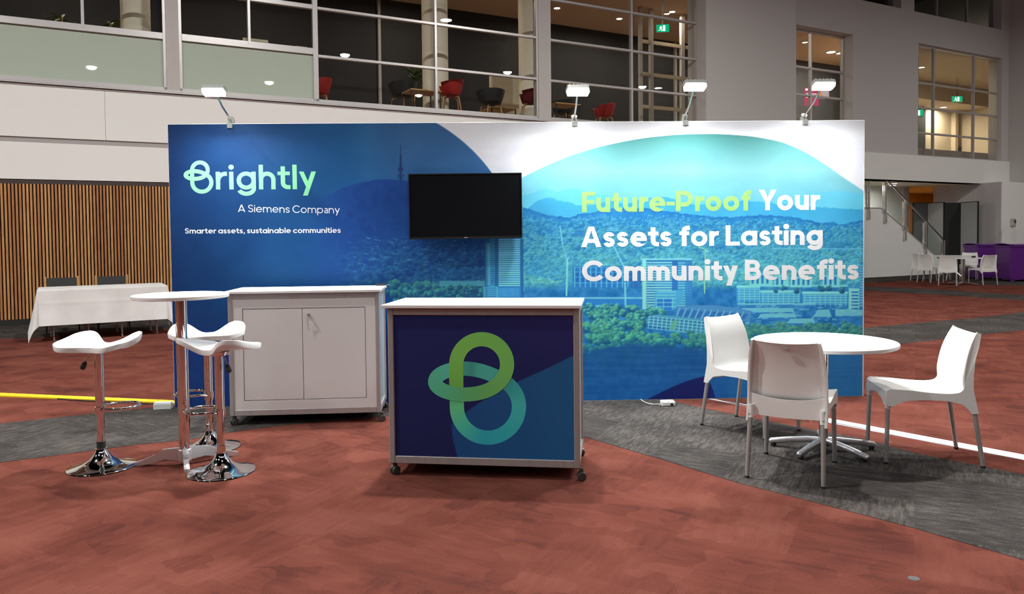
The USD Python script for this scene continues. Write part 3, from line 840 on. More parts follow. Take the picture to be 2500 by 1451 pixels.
    c.rect(1425, 731, 1566, 744, (38, 116, 182))
    c.rect(1454, 745, 1486, 750, (96, 176, 222))
    # tall flats in the middle
    c.rect(1568, 634, 1690, 760, (44, 118, 176))
    c.rect(1568, 634, 1578, 756, (120, 204, 206))
    for k in range(19):
        y = 640 + k * 6.1
        c.rect(1576, y, 1641, y + 2.9, (118, 202, 218))
        c.rect(1655, y + 1, 1673, y + 3.6, (104, 190, 220))
        c.rect(1577, y + 3.4, 1600, y + 5.4, (24, 78, 140), 0.6)
    c.rect(1641, 636, 1655, 712, (38, 104, 170))
    c.rect(1676, 634, 1684, 720, (60, 138, 192))
    for k in range(14):
        c.rect(1678, 638 + k * 6, 1683, 640.5 + k * 6, (30, 84, 150))
    c.rect(1564, 631, 1690, 635, (120, 200, 222))
    c.polygon([(1600, 712), (1668, 708), (1668, 728), (1650, 754), (1598, 756)], (64, 148, 200))
    c.rect(1603, 730, 1640, 756, (36, 108, 180))
    for y in (712, 720, 728, 738, 748):
        c.rect(1602, y, 1650, y + 2, (118, 200, 222), 0.8)
    for x in (1602, 1619, 1641):
        c.rect(x, 727, x + 1.5, 757, (118, 200, 222), 0.8)
    # long office blocks to the right
    for (x0, y0, x1, y1, rowsn) in ((1798, 697, 1856, 738, 5), (1856, 709, 1954, 738, 4), (1958, 712, 2070, 745, 4)):
        c.rect(x0, y0, x1, y1, (54, 138, 190))
        c.rect(x0, y0, x1, y0 + 6, (110, 196, 222))
        for k in range(rowsn):
            c.rect(x0 + 3, y0 + 8 + k * 6, x1 - 2, y0 + 10.2 + k * 6, (112, 196, 222), 0.75)
        x = x0 + 6
        while x < x1:
            c.rect(x, y0 + 8, x + 1.4, y1 + 4, (124, 204, 224), 0.75)
            x += 12.5
    for (x0, y0, x1, y1) in ((1830, 668, 1886, 696), (1890, 672, 1925, 700), (1930, 676, 1982, 702), (2008, 672, 2050, 702)):
        c.rect(x0, y0, x1, y1, (104, 188, 214))
        for x in np.arange(x0 + 5, x1 - 6, 12):
            c.rect(x, y0 + 4, x + 5, y1 - 3, (36, 98, 160))
    c.rect(1826, 696, 2070, 700, (104, 188, 216))
    for _ in range(8):
        c.tree(rg, rg.uniform(1890, 2060), rg.uniform(702, 712), rg.uniform(5, 9), (64, 140, 130), (26, 84, 130))
    c.rect(2072, 704, 2098, 756, (112, 196, 220))
    for k in range(6):
        c.rect(2079, 712 + k * 8, 2096, 715.5 + k * 8, (34, 96, 156))
    c.rect(2099, 646, 2109, 752, (46, 116, 174))
    for k in range(16):
        c.rect(2099, 648 + k * 6.5, 2109, 650 + k * 6.5, (110, 190, 222))
    # roofs
    for (x0, y0, x1, y1, sk) in ((1800, 752, 1880, 762, 12), (1842, 752, 1940, 763, -10), (1850, 766, 1944, 776, 8), (1985, 756, 2030, 774, 12), (1920, 778, 1990, 790, 10), (1800, 740, 1990, 745, 0), (2040, 756, 2106, 772, 0), (1856, 800, 1900, 810, 16), (1960, 800, 2060, 808, 20)):
        c.polygon([(x0 + sk, y0), (x1 - abs(sk) / 2, y0), (x1, y1), (x0, y1)], (92, 172, 214))
        c.rect(x0 + 2, y1, x1 - 2, y1 + 6, (40, 110, 176), 0.8)
    for _ in range(150):
        x, y = rg.uniform(1790, 2100), rg.uniform(742, 800)
        c.rect(x, y, x + rg.uniform(4, 16), y + rg.uniform(1.5, 4), L * rg.uniform(0.75, 1.0), 0.55)
    # warehouse with a saw-tooth roof
    c.polygon([(1652, 748), (1735, 745), (1800, 752), (1836, 760), (1828, 786), (1730, 782), (1650, 778)], (66, 128, 178))
    for k in range(11):
        x = 1660 + k * 15.5
        c.line(x, 752 + k * 1.0, x - 12, 782 + k * 0.4, 1.6, (120, 190, 214), 0.85)
        c.polygon([(x + 2, 756 + k), (x + 12, 757 + k), (x + 2, 776 + k * 0.5), (x - 7, 775 + k * 0.5)], (36, 96, 160), 0.8)
    # near trees, back to front
    near = []
    for _ in range(540):
        x = rg.uniform(1424, 2108)
        lo = np.interp(x, [1424, 1500, 1570, 1640, 1730, 1850, 2108], [748, 742, 752, 762, 800, 800, 790])
        hi = np.interp(x, [1424, 1520, 1640, 1730, 1800, 2108], [834, 838, 838, 846, 850, 846])
        near.append((rg.uniform(lo, hi), x))
    near.sort()
    done = False
    for y, x in near:
        if y > 790 and not done:
            done = True
            # the curved block of flats by the water
            st = [(1583, 772), (1600, 768), (1650, 772), (1700, 779), (1748, 786), (1748, 822), (1700, 816), (1640, 806), (1592, 796), (1577, 788)]
            c.polygon(st, (66, 142, 176))
            for k in range(15):
                x0 = 1586 + k * 10.6
                y0 = 773 + k * 1.05
                for q in range(4):
                    c.rect(x0 + 1.2 - q * 0.8, y0 + 1 + q * 7.2, x0 + 8.4 - q * 0.8, y0 + 4.6 + q * 7.2, (30, 92, 146), 0.85)
                c.line(x0, y0, x0 - 3.2, y0 + 29, 1.5, (126, 200, 204), 0.9)
            for q in range(5):
                c.line(1584 - q * 1.0, 773 + q * 7.0, 1746, 788 + q * 8.0, 1.6, (120, 196, 206), 0.8)
            c.polygon([(1640, 786), (1650, 782), (1658, 784), (1646, 808), (1634, 806)], (86, 160, 128), 0.8)
            c.polygon([(1512, 788), (1530, 786), (1546, 792), (1560, 800), (1552, 806), (1514, 796)], (84, 156, 202))
        if 1575 < x < 1750 and 768 < y < 818:
            continue
        if x > 1790 and y < 800 and rg.random() < 0.75:
            continue
        w = float(np.clip((y - 745) / 90, 0, 1))
        s_ = float(sstep(1560, 1780, x))
        lit = np.array([98, 184, 152.]) * (1 - w) + np.array([78, 168, 132.]) * w - s_ * np.array([10, 26, 8.])
        c.tree(rg, x, y, rg.uniform(8, 14) * (0.8 + 0.4 * w), lit, np.array([24, 92, 128.]))
    for x in range(1424, 1600, 9):
        c.tree(rg, x + rg.uniform(-4, 4), 848 + rg.uniform(-8, 8), rg.uniform(7, 11), (60, 146, 140), (24, 88, 130), 0.9)
    # cranes
    for pts, w, col in ((((1385, 632), (1383, 722)), 4.0, (116, 202, 226)), (((1367, 552), (1374, 598)), 2.6, (126, 208, 230)), (((1374, 598), (1384, 634)), 2.0, (110, 196, 222)), (((1392, 624), (1384, 636)), 2.0, (116, 202, 226)),
                        (((1498, 600), (1522, 650)), 3.4, (112, 196, 224)), (((1510, 604), (1530, 634)), 1.4, (104, 190, 220)), (((1526, 690), (1527, 746)), 4.2, (104, 186, 218)), (((1522, 648), (1536, 652)), 2.0, (112, 196, 222)),
                        (((1722, 612), (1720, 716)), 3.2, (132, 192, 150)), (((1706, 603), (1728, 612)), 2.6, (140, 208, 176)), (((1716, 614), (1732, 614)), 2.6, (110, 200, 210))):
        (x0, y0), (x1, y1) = pts
        c.line(x0, y0, x1, y1, w, col, 0.9)
    # --- water and its reflections
    shore = [(1150, 830), (1424, 862), (1480, 852), (1560, 840), (1620, 846), (1680, 850), (1740, 858), (1800, 856), (2112, 850)]
    ysh = smooth_y(shore, X) + 3 * j
    wat = np.clip((Y - ysh) / 6 + 0.5, 0, 1) * (X > 1278)
    wy = np.clip((Y - 850) / 120, 0, 1)[..., None]
    water = np.array([22, 80, 134.]) + wy * np.array([0, 4, 14.]) + (n2 * 14)[..., None] + (meshkit.fbm(np.stack([X / 120, Y / 5, X * 0], -1), 3, 4) - 0.5)[..., None] * 18
    c.mixin(wat * 0.94, water)
    ref = sstep(0.0, 0.22, meshkit.fbm(np.stack([X / 16, Y / 60, X * 0 + 2], -1), 3, 6) - 0.45) * sstep(915, 862, Y) * wat * sstep(1720, 1500, X)
    c.mixin(0.5 * ref, (20, 86, 120))
    rgt = sstep(1740, 1840, X) * wat
    c.mixin(0.35 * rgt, (52, 126, 172))
    # lower left deep band behind the counters
    c.mixin((sstep(740, 860, Y) * sstep(1300, 1180, X) * (X < 1300)), np.array([18, 54, 118.]) + (n2 * 8)[..., None])
    up = 1.0 + 0.24 * sstep(560, 700, Y) * (X > 1190) + 0.10 * sstep(640, 720, Y) * (X <= 1190)
    c.C[:] = np.clip(c.C * up[..., None], 0, 236)
    sw = sstep(1215, 1330, X) * (Y > 728) * sstep(1335, 1328, X)
    c.mixin(sw * (1 - sstep(1215, 1330, X)) + 0.0, (24, 78, 132))
    # dark corner shapes at the foot
    yk = smooth_y([(1560, 985), (1596, 967), (1640, 946), (1680, 930), (1716, 920), (1740, 917)], X)
    xk = np.interp(Y, [917, 940, 968], [1722, 1736, 1746])
    c.mixin(np.clip((Y - yk) / 1.4 + 0.5, 0, 1) * np.clip((xk - X) / 1.4 + 0.5, 0, 1) * (X > 1560), (22, 36, 112))
    return c


CV = paint()
EW = thing('exhibition_wall', 'wide freestanding exhibition wall printed with a blue city view and slogans', 'exhibition wall', PX0, PYAW)
part(EW, 'body', MB().box(0, PW, 0.0015, 0.10, 0.0, PH, 0.002), W['laminate'], smooth=False)
U_, V_ = np.meshgrid(CV.u, CV.v, indexing='ij')
vv = np.stack([U_, np.zeros_like(U_), V_], -1).reshape(-1, 3)
ff = grid_faces(CV.nx, CV.nz)
print_col = np.clip(CV.C, 2, 250).reshape(-1, 3)
PR = part(EW, 'print', (vv, np.vstack([ff[:, [0, 1, 2]], ff[:, [0, 2, 3]]])), W['print'], 'printed blue and teal view of wooded hills, flats and cranes', smooth=False, color=0.92 * lin(*print_col.T).T)
for s in (0.5, 3.0, 5.45):
    part(EW, 'foot', MB().box(s - 0.03, s + 0.03, 0.10, 0.55, 0.0, 0.03, 0.004), W['frame_alu'])
    part(EW, 'brace', MB().tube([(s, 0.52, 0.03), (s, 0.105, 1.4)], 0.015, 10), W['frame_alu'])


# ------------------------------------------------------------------ lettering: a geometric sans drawn as strokes, capitals 1 high
def glyph(ch, w, humanist=False):
    X = 0.72
    h = w / 2
    buf = lambda pts, ww=w: LineString(pts).buffer(ww / 2, cap_style='flat', join_style='round')
    def arc(cx, cy, r, a0, a1, ry=None, n=28):
        t = np.radians(np.linspace(a0, a1, n))
        return list(zip(cx + r * np.cos(t), cy + (ry or r) * np.sin(t)))
    def ring(cx, cy, r):
        return Point(cx, cy).buffer(r, 32).difference(Point(cx, cy).buffer(r - w, 32))
    B = sbox
    r = X / 2 + 0.008
    if ch in 'oeabcgpdq':
        o = ring(r, X / 2, r)
        if ch == 'o':
            return o, 2 * r
        if ch == 'a' and humanist:
            top = buf([(0.07, X - 0.10)] + arc(0.27, X - 0.22, 0.20 - h, 130, 0, 0.22 - h) + [(0.47 - h, 0.0)])
            bowl = buf([(0.47 - h, 0.42)] + [(0.30, 0.41), (0.16, 0.36), (h + 0.02, 0.20), (0.12, 0.07), (0.24, h), (0.36, 0.08), (0.47 - h, 0.22)])
            return unary_union([top, bowl]), 0.47
        if ch == 'a':
            return o.union(B(2 * r - w, 0, 2 * r, X)), 2 * r
        if ch == 'e':
            cut = Polygon([(r, X / 2 - 0.42 * w), (2 * r + 0.1, X / 2 - 0.42 * w), (2 * r + 0.1, X / 2 - 0.42 * w - 0.13), (r + 0.1, X / 2 - 0.42 * w - 0.13)])
            return o.difference(cut).union(B(h, X / 2 - 0.42 * w, 2 * r - 0.03, X / 2 + 0.38 * w)), 2 * r
        if ch == 'c':
            return o.difference(Polygon([(r, X / 2), (r + 1, X / 2 + 0.62), (r + 1, X / 2 - 0.62)])), 2 * r - 0.08
        if ch == 'b':
            return o.union(B(0, 0, w, 1.0)), 2 * r
        if ch == 'd':
            return o.union(B(2 * r - w, 0, 2 * r, 1.0)), 2 * r
        if ch == 'p':
            return o.union(B(0, -0.28, w, X)), 2 * r
        if ch == 'g':
            hook = buf([(2 * r - h, X)] + [(2 * r - h, 0.06)] + arc(r, 0.04, r - h, 0, -160, 0.30 - h))
            return o.union(hook).union(B(2 * r - w, 0, 2 * r, X)), 2 * r
    if ch in 'unhm':
        Wd = 0.64
        q = (Wd - w) / 2
        def arch(x0):
            return buf([(x0 + h, 0), (x0 + h, X - h - q)] + arc(x0 + h + q, X - h - q, q, 180, 0) + [(x0 + Wd - h, 0)])
        if ch == 'm':
            Wd = 0.585
            q = (Wd - w) / 2
            return unary_union([arch(0), affinity.translate(arch(0), Wd - w), B(0, 0, w, X)]), 2 * Wd - w
        a = arch(0)
        if ch == 'u':
            a = affinity.rotate(a, 180, origin=(Wd / 2, X / 2)).union(B(Wd - w, 0, Wd, X))
            return a, Wd
        return a.union(B(0, 0, w, 1.0 if ch == 'h' else X)), Wd
    if ch == 'r':
        return unary_union([B(0, 0, w, X), buf([(h, 0.30)] + arc(0.36, 0.34, 0.36 - h, 180, 92, X - 0.34 - h) + [(0.43, X - h)])]), 0.43
    if ch == 'i':
        return B(0, 0, w, X).union(Point(h, X + 0.17 + 0.1 * w).buffer(0.62 * w, 24)), w
    if ch == 'l':
        return B(0, 0, w, 1.0), w
    if ch == 't':
        st = buf([(0.12 + h, 0.93), (0.12 + h, 0.26)] + arc(0.12 + h + 0.20, 0.26, 0.20, 180, 262, 0.26 - h) + [(0.49, h)])
        return st.union(B(0, X - w * 0.86, 0.47, X)), 0.49
    if ch == 'f':
        st = buf([(0.11 + h, 0), (0.11 + h, 0.78)] + arc(0.11 + h + 0.19, 0.78, 0.19, 180, 98, 1.0 - h - 0.78) + [(0.47, 1.0 - h)])
        return st.union(B(0, X - w * 0.86, 0.44, X)), 0.47
    if ch == 'y':
        a = Polygon([(0, X), (w * 1.08, X), (0.335 + 0.3 * w, 0.22), (0.335 - 0.25 * w, 0.03)])
        b = Polygon([(0.66, X), (0.66 - w * 1.08, X), (0.145, -0.26), (0.145 + w * 1.08, -0.26)])
        return a.union(b), 0.66
    if ch == 's' or ch == 'S':
        H, Wd = (X, 0.52) if ch == 's' else (1.0, 0.64)
        from scipy.interpolate import splprep, splev
        ctl = np.array([(0.95, 0.80), (0.78, 0.945), (0.5, 0.995), (0.18, 0.93), (0.03, 0.74), (0.2, 0.58), (0.5, 0.505), (0.82, 0.43), (0.97, 0.26), (0.82, 0.07), (0.5, 0.005), (0.2, 0.055), (0.03, 0.21)])
        ww = w * 0.92
        P = np.stack([ww / 2 + ctl[:, 0] * (Wd - ww), ww / 2 - 0.008 + ctl[:, 1] * (H - ww + 0.016)], 1)
        tck, _ = splprep(P.T, s=0)
        q = np.array(splev(np.linspace(0, 1, 60), tck)).T
        return LineString(q).buffer(ww / 2, cap_style='flat', join_style='round'), Wd
    if ch == 'C':
        R = 0.51
        return Point(R, 0.5).buffer(R, 48).difference(Point(R, 0.5).buffer(R - w, 48)).difference(Polygon([(R, 0.5), (R + 2, 0.5 + 1.5), (R + 2, 0.5 - 1.5)])), 0.90
    if ch == 'F':
        return unary_union([B(0, 0, w, 1), B(0, 1 - w * 0.92, 0.60, 1), B(0, 0.40, 0.56, 0.40 + w * 0.92)]), 0.60
    if ch == 'L':
        return unary_union([B(0, 0, w, 1), B(0, 0, 0.64, w * 0.92)]), 0.64
    if ch == 'P':
        q = 0.29
        return unary_union([B(0, 0, w, 1), buf([(h, 1 - h), (0.40, 1 - h)] + arc(0.40, 1 - h - (q - 0.01), q - 0.01, 90, -90, q - 0.01) + [(h, 1 - h - 2 * (q - 0.01))])]), 0.40 + q + h
    if ch == 'B':
        q1, q2 = 0.225 + 0.0, (1 - w) / 2 - 0.21
        a1 = (1 - w - 0.0) * 0.245
        a2 = (1 - w) / 2 - a1
        ym = h + 2 * a2
        return unary_union([B(0, 0, w, 1), buf([(h, 1 - h), (0.36, 1 - h)] + arc(0.36, 1 - h - a1, a1, 90, -90) + [(h, ym)], w * 0.94), buf([(h, ym), (0.40, ym)] + arc(0.40, h + a2, a2 + 0.0, 90, -90) + [(h, h)], w * 0.94)]), 0.40 + a2 + h
    if ch == 'A':
        a = Polygon([(0, 0), (w * 1.1, 0), (0.45, 0.80), (0.90 - w * 1.1, 0), (0.90, 0), (0.45 + w * 0.58, 1), (0.45 - w * 0.58, 1)])
        return a.union(B(0.24, 0.20, 0.66, 0.20 + w * 0.9)), 0.90
    if ch == 'Y':
        a = Polygon([(0, 1), (w * 1.2, 1), (0.41, 0.62), (0.82 - w * 1.2, 1), (0.82, 1), (0.41 + h, 0.40), (0.41 + h, 0), (0.41 - h, 0), (0.41 - h, 0.40)])
        return a, 0.82
    if ch == '-':
        return B(0, 0.29, 0.38, 0.29 + w * 0.85), 0.38
    if ch == ',':
        return Polygon([(0.02, -0.15), (0.14, -0.15), (0.24, w), (0.04, w)]), 0.22
    raise KeyError(ch)


def text_shape(s, w, gap=0.085, space=0.34, humanist=False):
    out, x = [], 0.0
    for i, ch in enumerate(s):
        if ch == ' ':
            x += space - gap
            continue
        g, adv = glyph(ch, w, humanist)
        nxt = s[i + 1] if i + 1 < len(s) else ''
        out.append(affinity.translate(g, x, 0))
        k = gap
        if ch in 'Yyrft-' or nxt in 'yt-':
            k -= 0.035
        if ch + nxt in ('Yo', 'La', 'Fu', 'ty'):
            k -= 0.035
        x += adv + k
    return unary_union(out), x


def lettering(s, pxl, pxr, ybase_l, ybase_r, cap_px, w, m, label, depth=0.0008, **kw):
    g, _ = text_shape(s, w, **kw)
    x0, _, x1, _ = g.bounds
    a0, b0 = pan(pxl, ybase_l)
    a1, b1 = pan(pxr, ybase_r)
    _, btop = pan(pxl, ybase_l - cap_px)
    g = affinity.affine_transform(g, [(a1 - a0) / (x1 - x0), 0, (b1 - b0) / (x1 - x0), btop - b0, a0 - x0 * (a1 - a0) / (x1 - x0), b0 - x0 * (b1 - b0) / (x1 - x0)])
    part(PR, 'lettering', MB().prism(g.simplify(0.0002), -depth, 0.0004), m, label, smooth=False)


lettering('Future-Proof', 1421, 1834, 518.6, 514.3, 50, 0.215, W['ink_lime'], 'lime green words FUTURE-PROOF in the slogan')
lettering('Your', 1852.2, 2002.2, 514.1, 512.4, 50.8, 0.215, W['ink_white'], 'white word YOUR in the slogan')
lettering('Assets for Lasting', 1418.8, 2008.6, 603.8, 597.8, 50.3, 0.215, W['ink_white'], 'white words ASSETS FOR LASTING')
lettering('Community Benefits', 1421, 2096.2, 687.2, 682.6, 50.4, 0.215, W['ink_white'], 'white words COMMUNITY BENEFITS')
lettering('rightly', 527.4, 772.3, 463.0, 462.0, 60.2, 0.168, W['ink_mint'], 'mint green letters of the company name', gap=0.115)
lettering('A Siemens Company', 581, 830, 517.8, 521.6, 18.2, 0.115, W['ink_white'], 'thin white line A SIEMENS COMPANY', gap=0.11, humanist=True)
lettering('Smarter assets, sustainable communities', 451.8, 832, 570.6, 568.8, 13.2, 0.178, W['ink_white'], 'small bold white line about smarter assets')


# the looped ribbon letter (one continuous band)
def ribbon_path():
    """Centre line in the drawing's own units, x right, y down, with its level (how far in front) and parameter."""
    P = []
    def arc(cx, cy, rx, ry, a0, a1, n):
        t = np.radians(np.linspace(a0, a1, n))
        return [(cx + rx * math.cos(q), cy + ry * math.sin(q)) for q in t]
    def bez(p0, p1, p2, p3, n):
        t = np.linspace(0, 1, n)[:, None]
        p0, p1, p2, p3 = (np.asarray(p, float) for p in (p0, p1, p2, p3))
        return [tuple(q) for q in (1 - t)**3 * p0 + 3 * (1 - t)**2 * t * p1 + 3 * (1 - t) * t * t * p2 + t**3 * p3]
    segs = [
        ([(621, 770), (621, 700), (621, 630), (621, 553)], 1.0, 1.0),
        (arc(801, 553, 180, 180, 180, 360, 40), 1.0, 2.0),
        (bez((981, 553), (981, 640), (905, 765), (672, 765), 34), 2.0, 2.0),
        (bez((672, 765), (560, 765), (471, 720), (471, 675), 20), 2.0, 1.2),
        (bez((471, 675), (471, 620), (570, 580), (672, 581), 22), 1.2, 0.0),
        (bez((672, 581), (790, 583), (880, 625), (935, 655), 20), 0.0, 0.0),
        (bez((935, 655), (1020, 702), (1065, 770), (1065, 851), 22), 0.0, 0.0),
        (arc(845, 851, 220, 220, 0, 180, 50), 0.0, 0.0),
        ([(625, 851), (624, 810), (623, 775)], 0.0, 0.0)]
    pts, lev = [], []
    for pp, l0, l1 in segs:
        for i, q in enumerate(pp):
            if pts and np.hypot(q[0] - pts[-1][0], q[1] - pts[-1][1]) < 1:
                continue
            pts.append(q)
            lev.append(l0 + (l1 - l0) * i / (len(pp) - 1))
    return np.array(pts, float), np.array(lev)


def ribbon(width, to_plane, step, back, colors=None):
    """The band as a strip: to_plane(x, y) -> local (a, b); returns (vertices, faces, colours)."""
    p, lev = ribbon_path()
    t = np.gradient(p, axis=0)
    t /= np.linalg.norm(t, axis=1, keepdims=True)
    n = np.stack([-t[:, 1], t[:, 0]], -1)
    rows = []
    for s in (-1, 1):
        e = p + n * s * width / 2
        ab = np.array([to_plane(*q) for q in e])
        rows.append(np.stack([ab[:, 0], back - step * (lev + 0.4), ab[:, 1]], -1))
    N = len(p)
    v = np.vstack(rows)
    i = np.arange(N - 1)
    f = np.stack([i, i + 1, i + 1 + N, i + N], -1)
    col = None
    if colors is not None:
        L = np.r_[0, np.cumsum(np.linalg.norm(np.diff(p, axis=0), axis=1))]
        L /= L[-1]
        cc = np.stack([np.interp(L, [k for k, _ in colors], [lin(*c)[q] for _, c in colors]) for q in range(3)], -1)
        col = np.vstack([cc, cc])
    return v, f, col


ax, ay = (521.3 - 447.9) / (1115 - 420), (473.3 - 391.6) / (1121 - 322)
v, f, _ = ribbon(96, lambda x, y: pan(447.9 + (x - 420) * ax, 391.6 + (y - 322) * ay), 0.0003, 0.0)
part(PR, 'logo', (v, f), W['ink_mint'], 'mint green looped ribbon emblem', smooth=False)

# ------------------------------------------------------------------ floodlights on arms
for (cx_, cy_), (hx, hy), lb in (((561, 290), (522, 229), 'arm floodlight clipped to the wall top above the green logo'), ((1403, 288), (1411, 228), 'arm floodlight clipped to the wall top right of the television'),
                                 ((1674, 289), (1697, 216), 'glaring arm floodlight in front of the edge of the white pier'), ((1966, 288), (2011, 214), 'arm floodlight clipped near the right end of the wall')):
    ca, cb = pan(cx_, cy_ + 3)
    base = PX0 + ca * PU - 0.05 * PN
    t = thing('floodlight', lb, 'floodlight', (base[0], base[1], PH), PYAW, 'floodlights on the exhibition wall')
    dist = 0.40
    q = on_plane(hx, hy, base + PN * dist, PN)
    ha = float((q - base) @ PU)
    hz = q[2] - PH
    part(t, 'clamp', MB().box(-0.022, 0.022, -0.062, 0.06, -0.04, 0.006, 0.003).box(-0.012, 0.012, -0.02, 0.02, 0.0, 0.03, 0.003), W['flood_body'])
    part(t, 'hinge', MB().tube([(0, 0, 0.015), (0.1 * ha, -0.03, 0.05)], 0.026, 14), W['flood_body'])
    part(t, 'arm', MB().tube([(0, -0.005, 0.03), (ha * 0.55, -dist * 0.55, hz * 0.62), (ha, -dist + 0.03, hz + 0.02)], 0.0075, 10), W['steel'])
    hd = Polygon([(-0.085, -0.045), (0.085, -0.045), (0.098, 0.0), (0.082, 0.05), (-0.082, 0.05), (-0.098, 0.0)])
    tilt = math.radians(-38)   # the lamp looks down, a little out into the stand
    def HM(a, b, d, ha=ha, hz=hz):
        y, z = b * math.cos(tilt) - d * math.sin(tilt), b * math.sin(tilt) + d * math.cos(tilt)
        return np.stack([a + ha, y - dist, z + hz + 0.012], -1)
    h = part(t, 'housing', MB().prism(hd, 0.0, 0.035, HM), W['flood_body'], smooth=False)
    part(t, 'lamp_face', MB().prism(sbox(-0.066, -0.036, 0.066, 0.040), -0.004, 0.0, HM), W['flood_led'], smooth=False)
    for k in range(5):
        part(h, 'cooling_fin', MB().prism(sbox(-0.07 + k * 0.032, -0.04, -0.062 + k * 0.032, 0.045), 0.035, 0.05, HM), W['flood_body'], smooth=False)

# ------------------------------------------------------------------ television
pl = PX0 + 0.085 * PN
corn = [on_plane(x, y, pl, PN) for x, y in ((996, 425), (1273, 422), (1276.5, 580.5), (999.5, 585))]
loc = [(float((q - PX0) @ PU), float(q[2])) for q in corn]
tc = np.mean(loc, 0)
tw_, th_ = np.hypot(*np.subtract(loc[1], loc[0])), np.hypot(*np.subtract(loc[3], loc[0]))
ta = math.atan2(loc[1][1] - loc[0][1], loc[1][0] - loc[0][0])
ct, st_ = math.cos(ta), math.sin(ta)
TVM = lambda a, b, d: np.stack([a * ct - b * st_, d, a * st_ + b * ct], -1)
tp = PX0 + tc[0] * PU + np.array([0, 0, tc[1]])
TV = thing('television', 'black flat television hung slightly askew on the exhibition wall', 'television', tp, PYAW)
part(TV, 'case', MB().prism(sbox(-tw_ / 2, -th_ / 2, tw_ / 2, th_ / 2), -0.08, -0.045, TVM), W['bezel'], smooth=False)
part(TV, 'bezel', MB().prism(sbox(-tw_ / 2, -th_ / 2, tw_ / 2, th_ / 2).difference(sbox(-tw_ / 2 + 0.009, -th_ / 2 + 0.018, tw_ / 2 - 0.009, th_ / 2 - 0.009)), -0.086, -0.08, TVM), W['bezel'], smooth=False)
part(TV, 'screen', MB().prism(sbox(-tw_ / 2 + 0.009, -th_ / 2 + 0.018, tw_ / 2 - 0.009, th_ / 2 - 0.009), -0.082, -0.0795, TVM), W['screen_black'], smooth=False)
part(TV, 'badge', MB().prism(sbox(-0.016, -th_ / 2 + 0.006, 0.014, -th_ / 2 + 0.012), -0.0872, -0.086, TVM), W['frame_alu'], smooth=False)
part(TV, 'wall_bracket', MB().prism(sbox(-0.2, -0.15, 0.2, 0.15), -0.045, -0.002, TVM), W['bezel'], smooth=False)

# ------------------------------------------------------------------ counters
def counter(name, label, origin, yaw, w, d, ztop, over=(0.035, 0.012, 0.02)):
    """A wheeled counter: frame of aluminium sections, side glazing, white top. Local x along the front, y to the back."""
    t = thing(name, label, 'counter', origin, yaw)
    zt, zb, f = ztop - 0.022, 0.075, 0.034
    part(t, 'top', MB().box(0, w, 0, d, ztop - 0.019, ztop, 0.002), W['laminate'], smooth=False)
    x0, x1, y0, y1 = over[0], w - over[1], over[2], d - 0.012
    for x in (x0, x1 - f):
        for y in (y0, y1 - f):
            part(t, 'corner_post', MB().box(x, x + f, y, y + f, zb, zt, 0.004), W['anodised'], smooth=False)
    for z, h in ((zb, 0.045), (zt - 0.04, 0.04)):
        for y in (y0 + 0.002, y1 - f + 0.002):
            part(t, 'rail', MB().box(x0 + f, x1 - f, y, y + f - 0.004, z, z + h, 0.003), W['anodised'], smooth=False)
        for x in (x0 + 0.002, x1 - f + 0.002):
            part(t, 'rail', MB().box(x, x + f - 0.004, y0 + f, y1 - f, z, z + h, 0.003), W['anodised'], smooth=False)
    for x in (x0 + 0.012, x1 - 0.018):
        part(t, 'side_panel', MB().box(x, x + 0.006, y0 + f, y1 - f, zb + 0.045, zt - 0.04), W['side_glaze'])
    part(t, 'back_panel', MB().box(x0 + f, x1 - f, y1 - 0.02, y1 - 0.014, zb + 0.045, zt - 0.04), W['cabinet_white'])
    part(t, 'base_board', MB().box(x0 + f, x1 - f, y0 + f, y1 - f, zb + 0.006, zb + 0.02), W['cabinet_white'])
    k = 0
    for x in (x0 + 0.012, x1 - 0.012):
        for y in (y0 + 0.02, y1 - 0.02):
            a = (0.9, -0.5, 0.2, 2.2)[k]
            k += 1
            cx_, cy_ = x + 0.018 * math.cos(a), y + 0.018 * math.sin(a)
            q = part(t, 'castor', MB().box(cx_ - 0.012, cx_ + 0.012, cy_ - 0.012, cy_ + 0.012, 0.028, zb, 0.004), W['castor'], smooth=False)
            for s in (-1, 1):
                o = np.array([-math.sin(a), math.cos(a), 0]) * 0.013 * s
                c = np.array([cx_, cy_, 0.026]) + o
                e = np.array([-math.sin(a), math.cos(a), 0]) * 0.009
                part(q, 'wheel', MB().tube([c - e, c - e * 0.8, c + e * 0.8, c + e], [0.022, 0.026, 0.026, 0.022], 20), W['castor'], smooth=40)
    return t, (x0, x1, y0, y1, zb, zt, f)


CO, CYAW, CW, CD, CZ = np.array([-0.7838, 4.4868, 0]), -0.1308, 1.1864, 0.5554, 1.0272
FC, (x0, x1, y0, y1, zb, zt, f) = counter('front_counter', 'white topped wheeled counter with a navy front and green looped emblem', CO, CYAW, CW, CD, CZ)
cu, cv = np.array([math.cos(CYAW), math.sin(CYAW), 0]), np.array([-math.sin(CYAW), math.cos(CYAW), 0])
cface = CO + (y0 + 0.010) * cv


def cpan(px, py):
    q = on_plane(px, py, cface, cv) - cface
    return float(q @ cu), float(q[2])


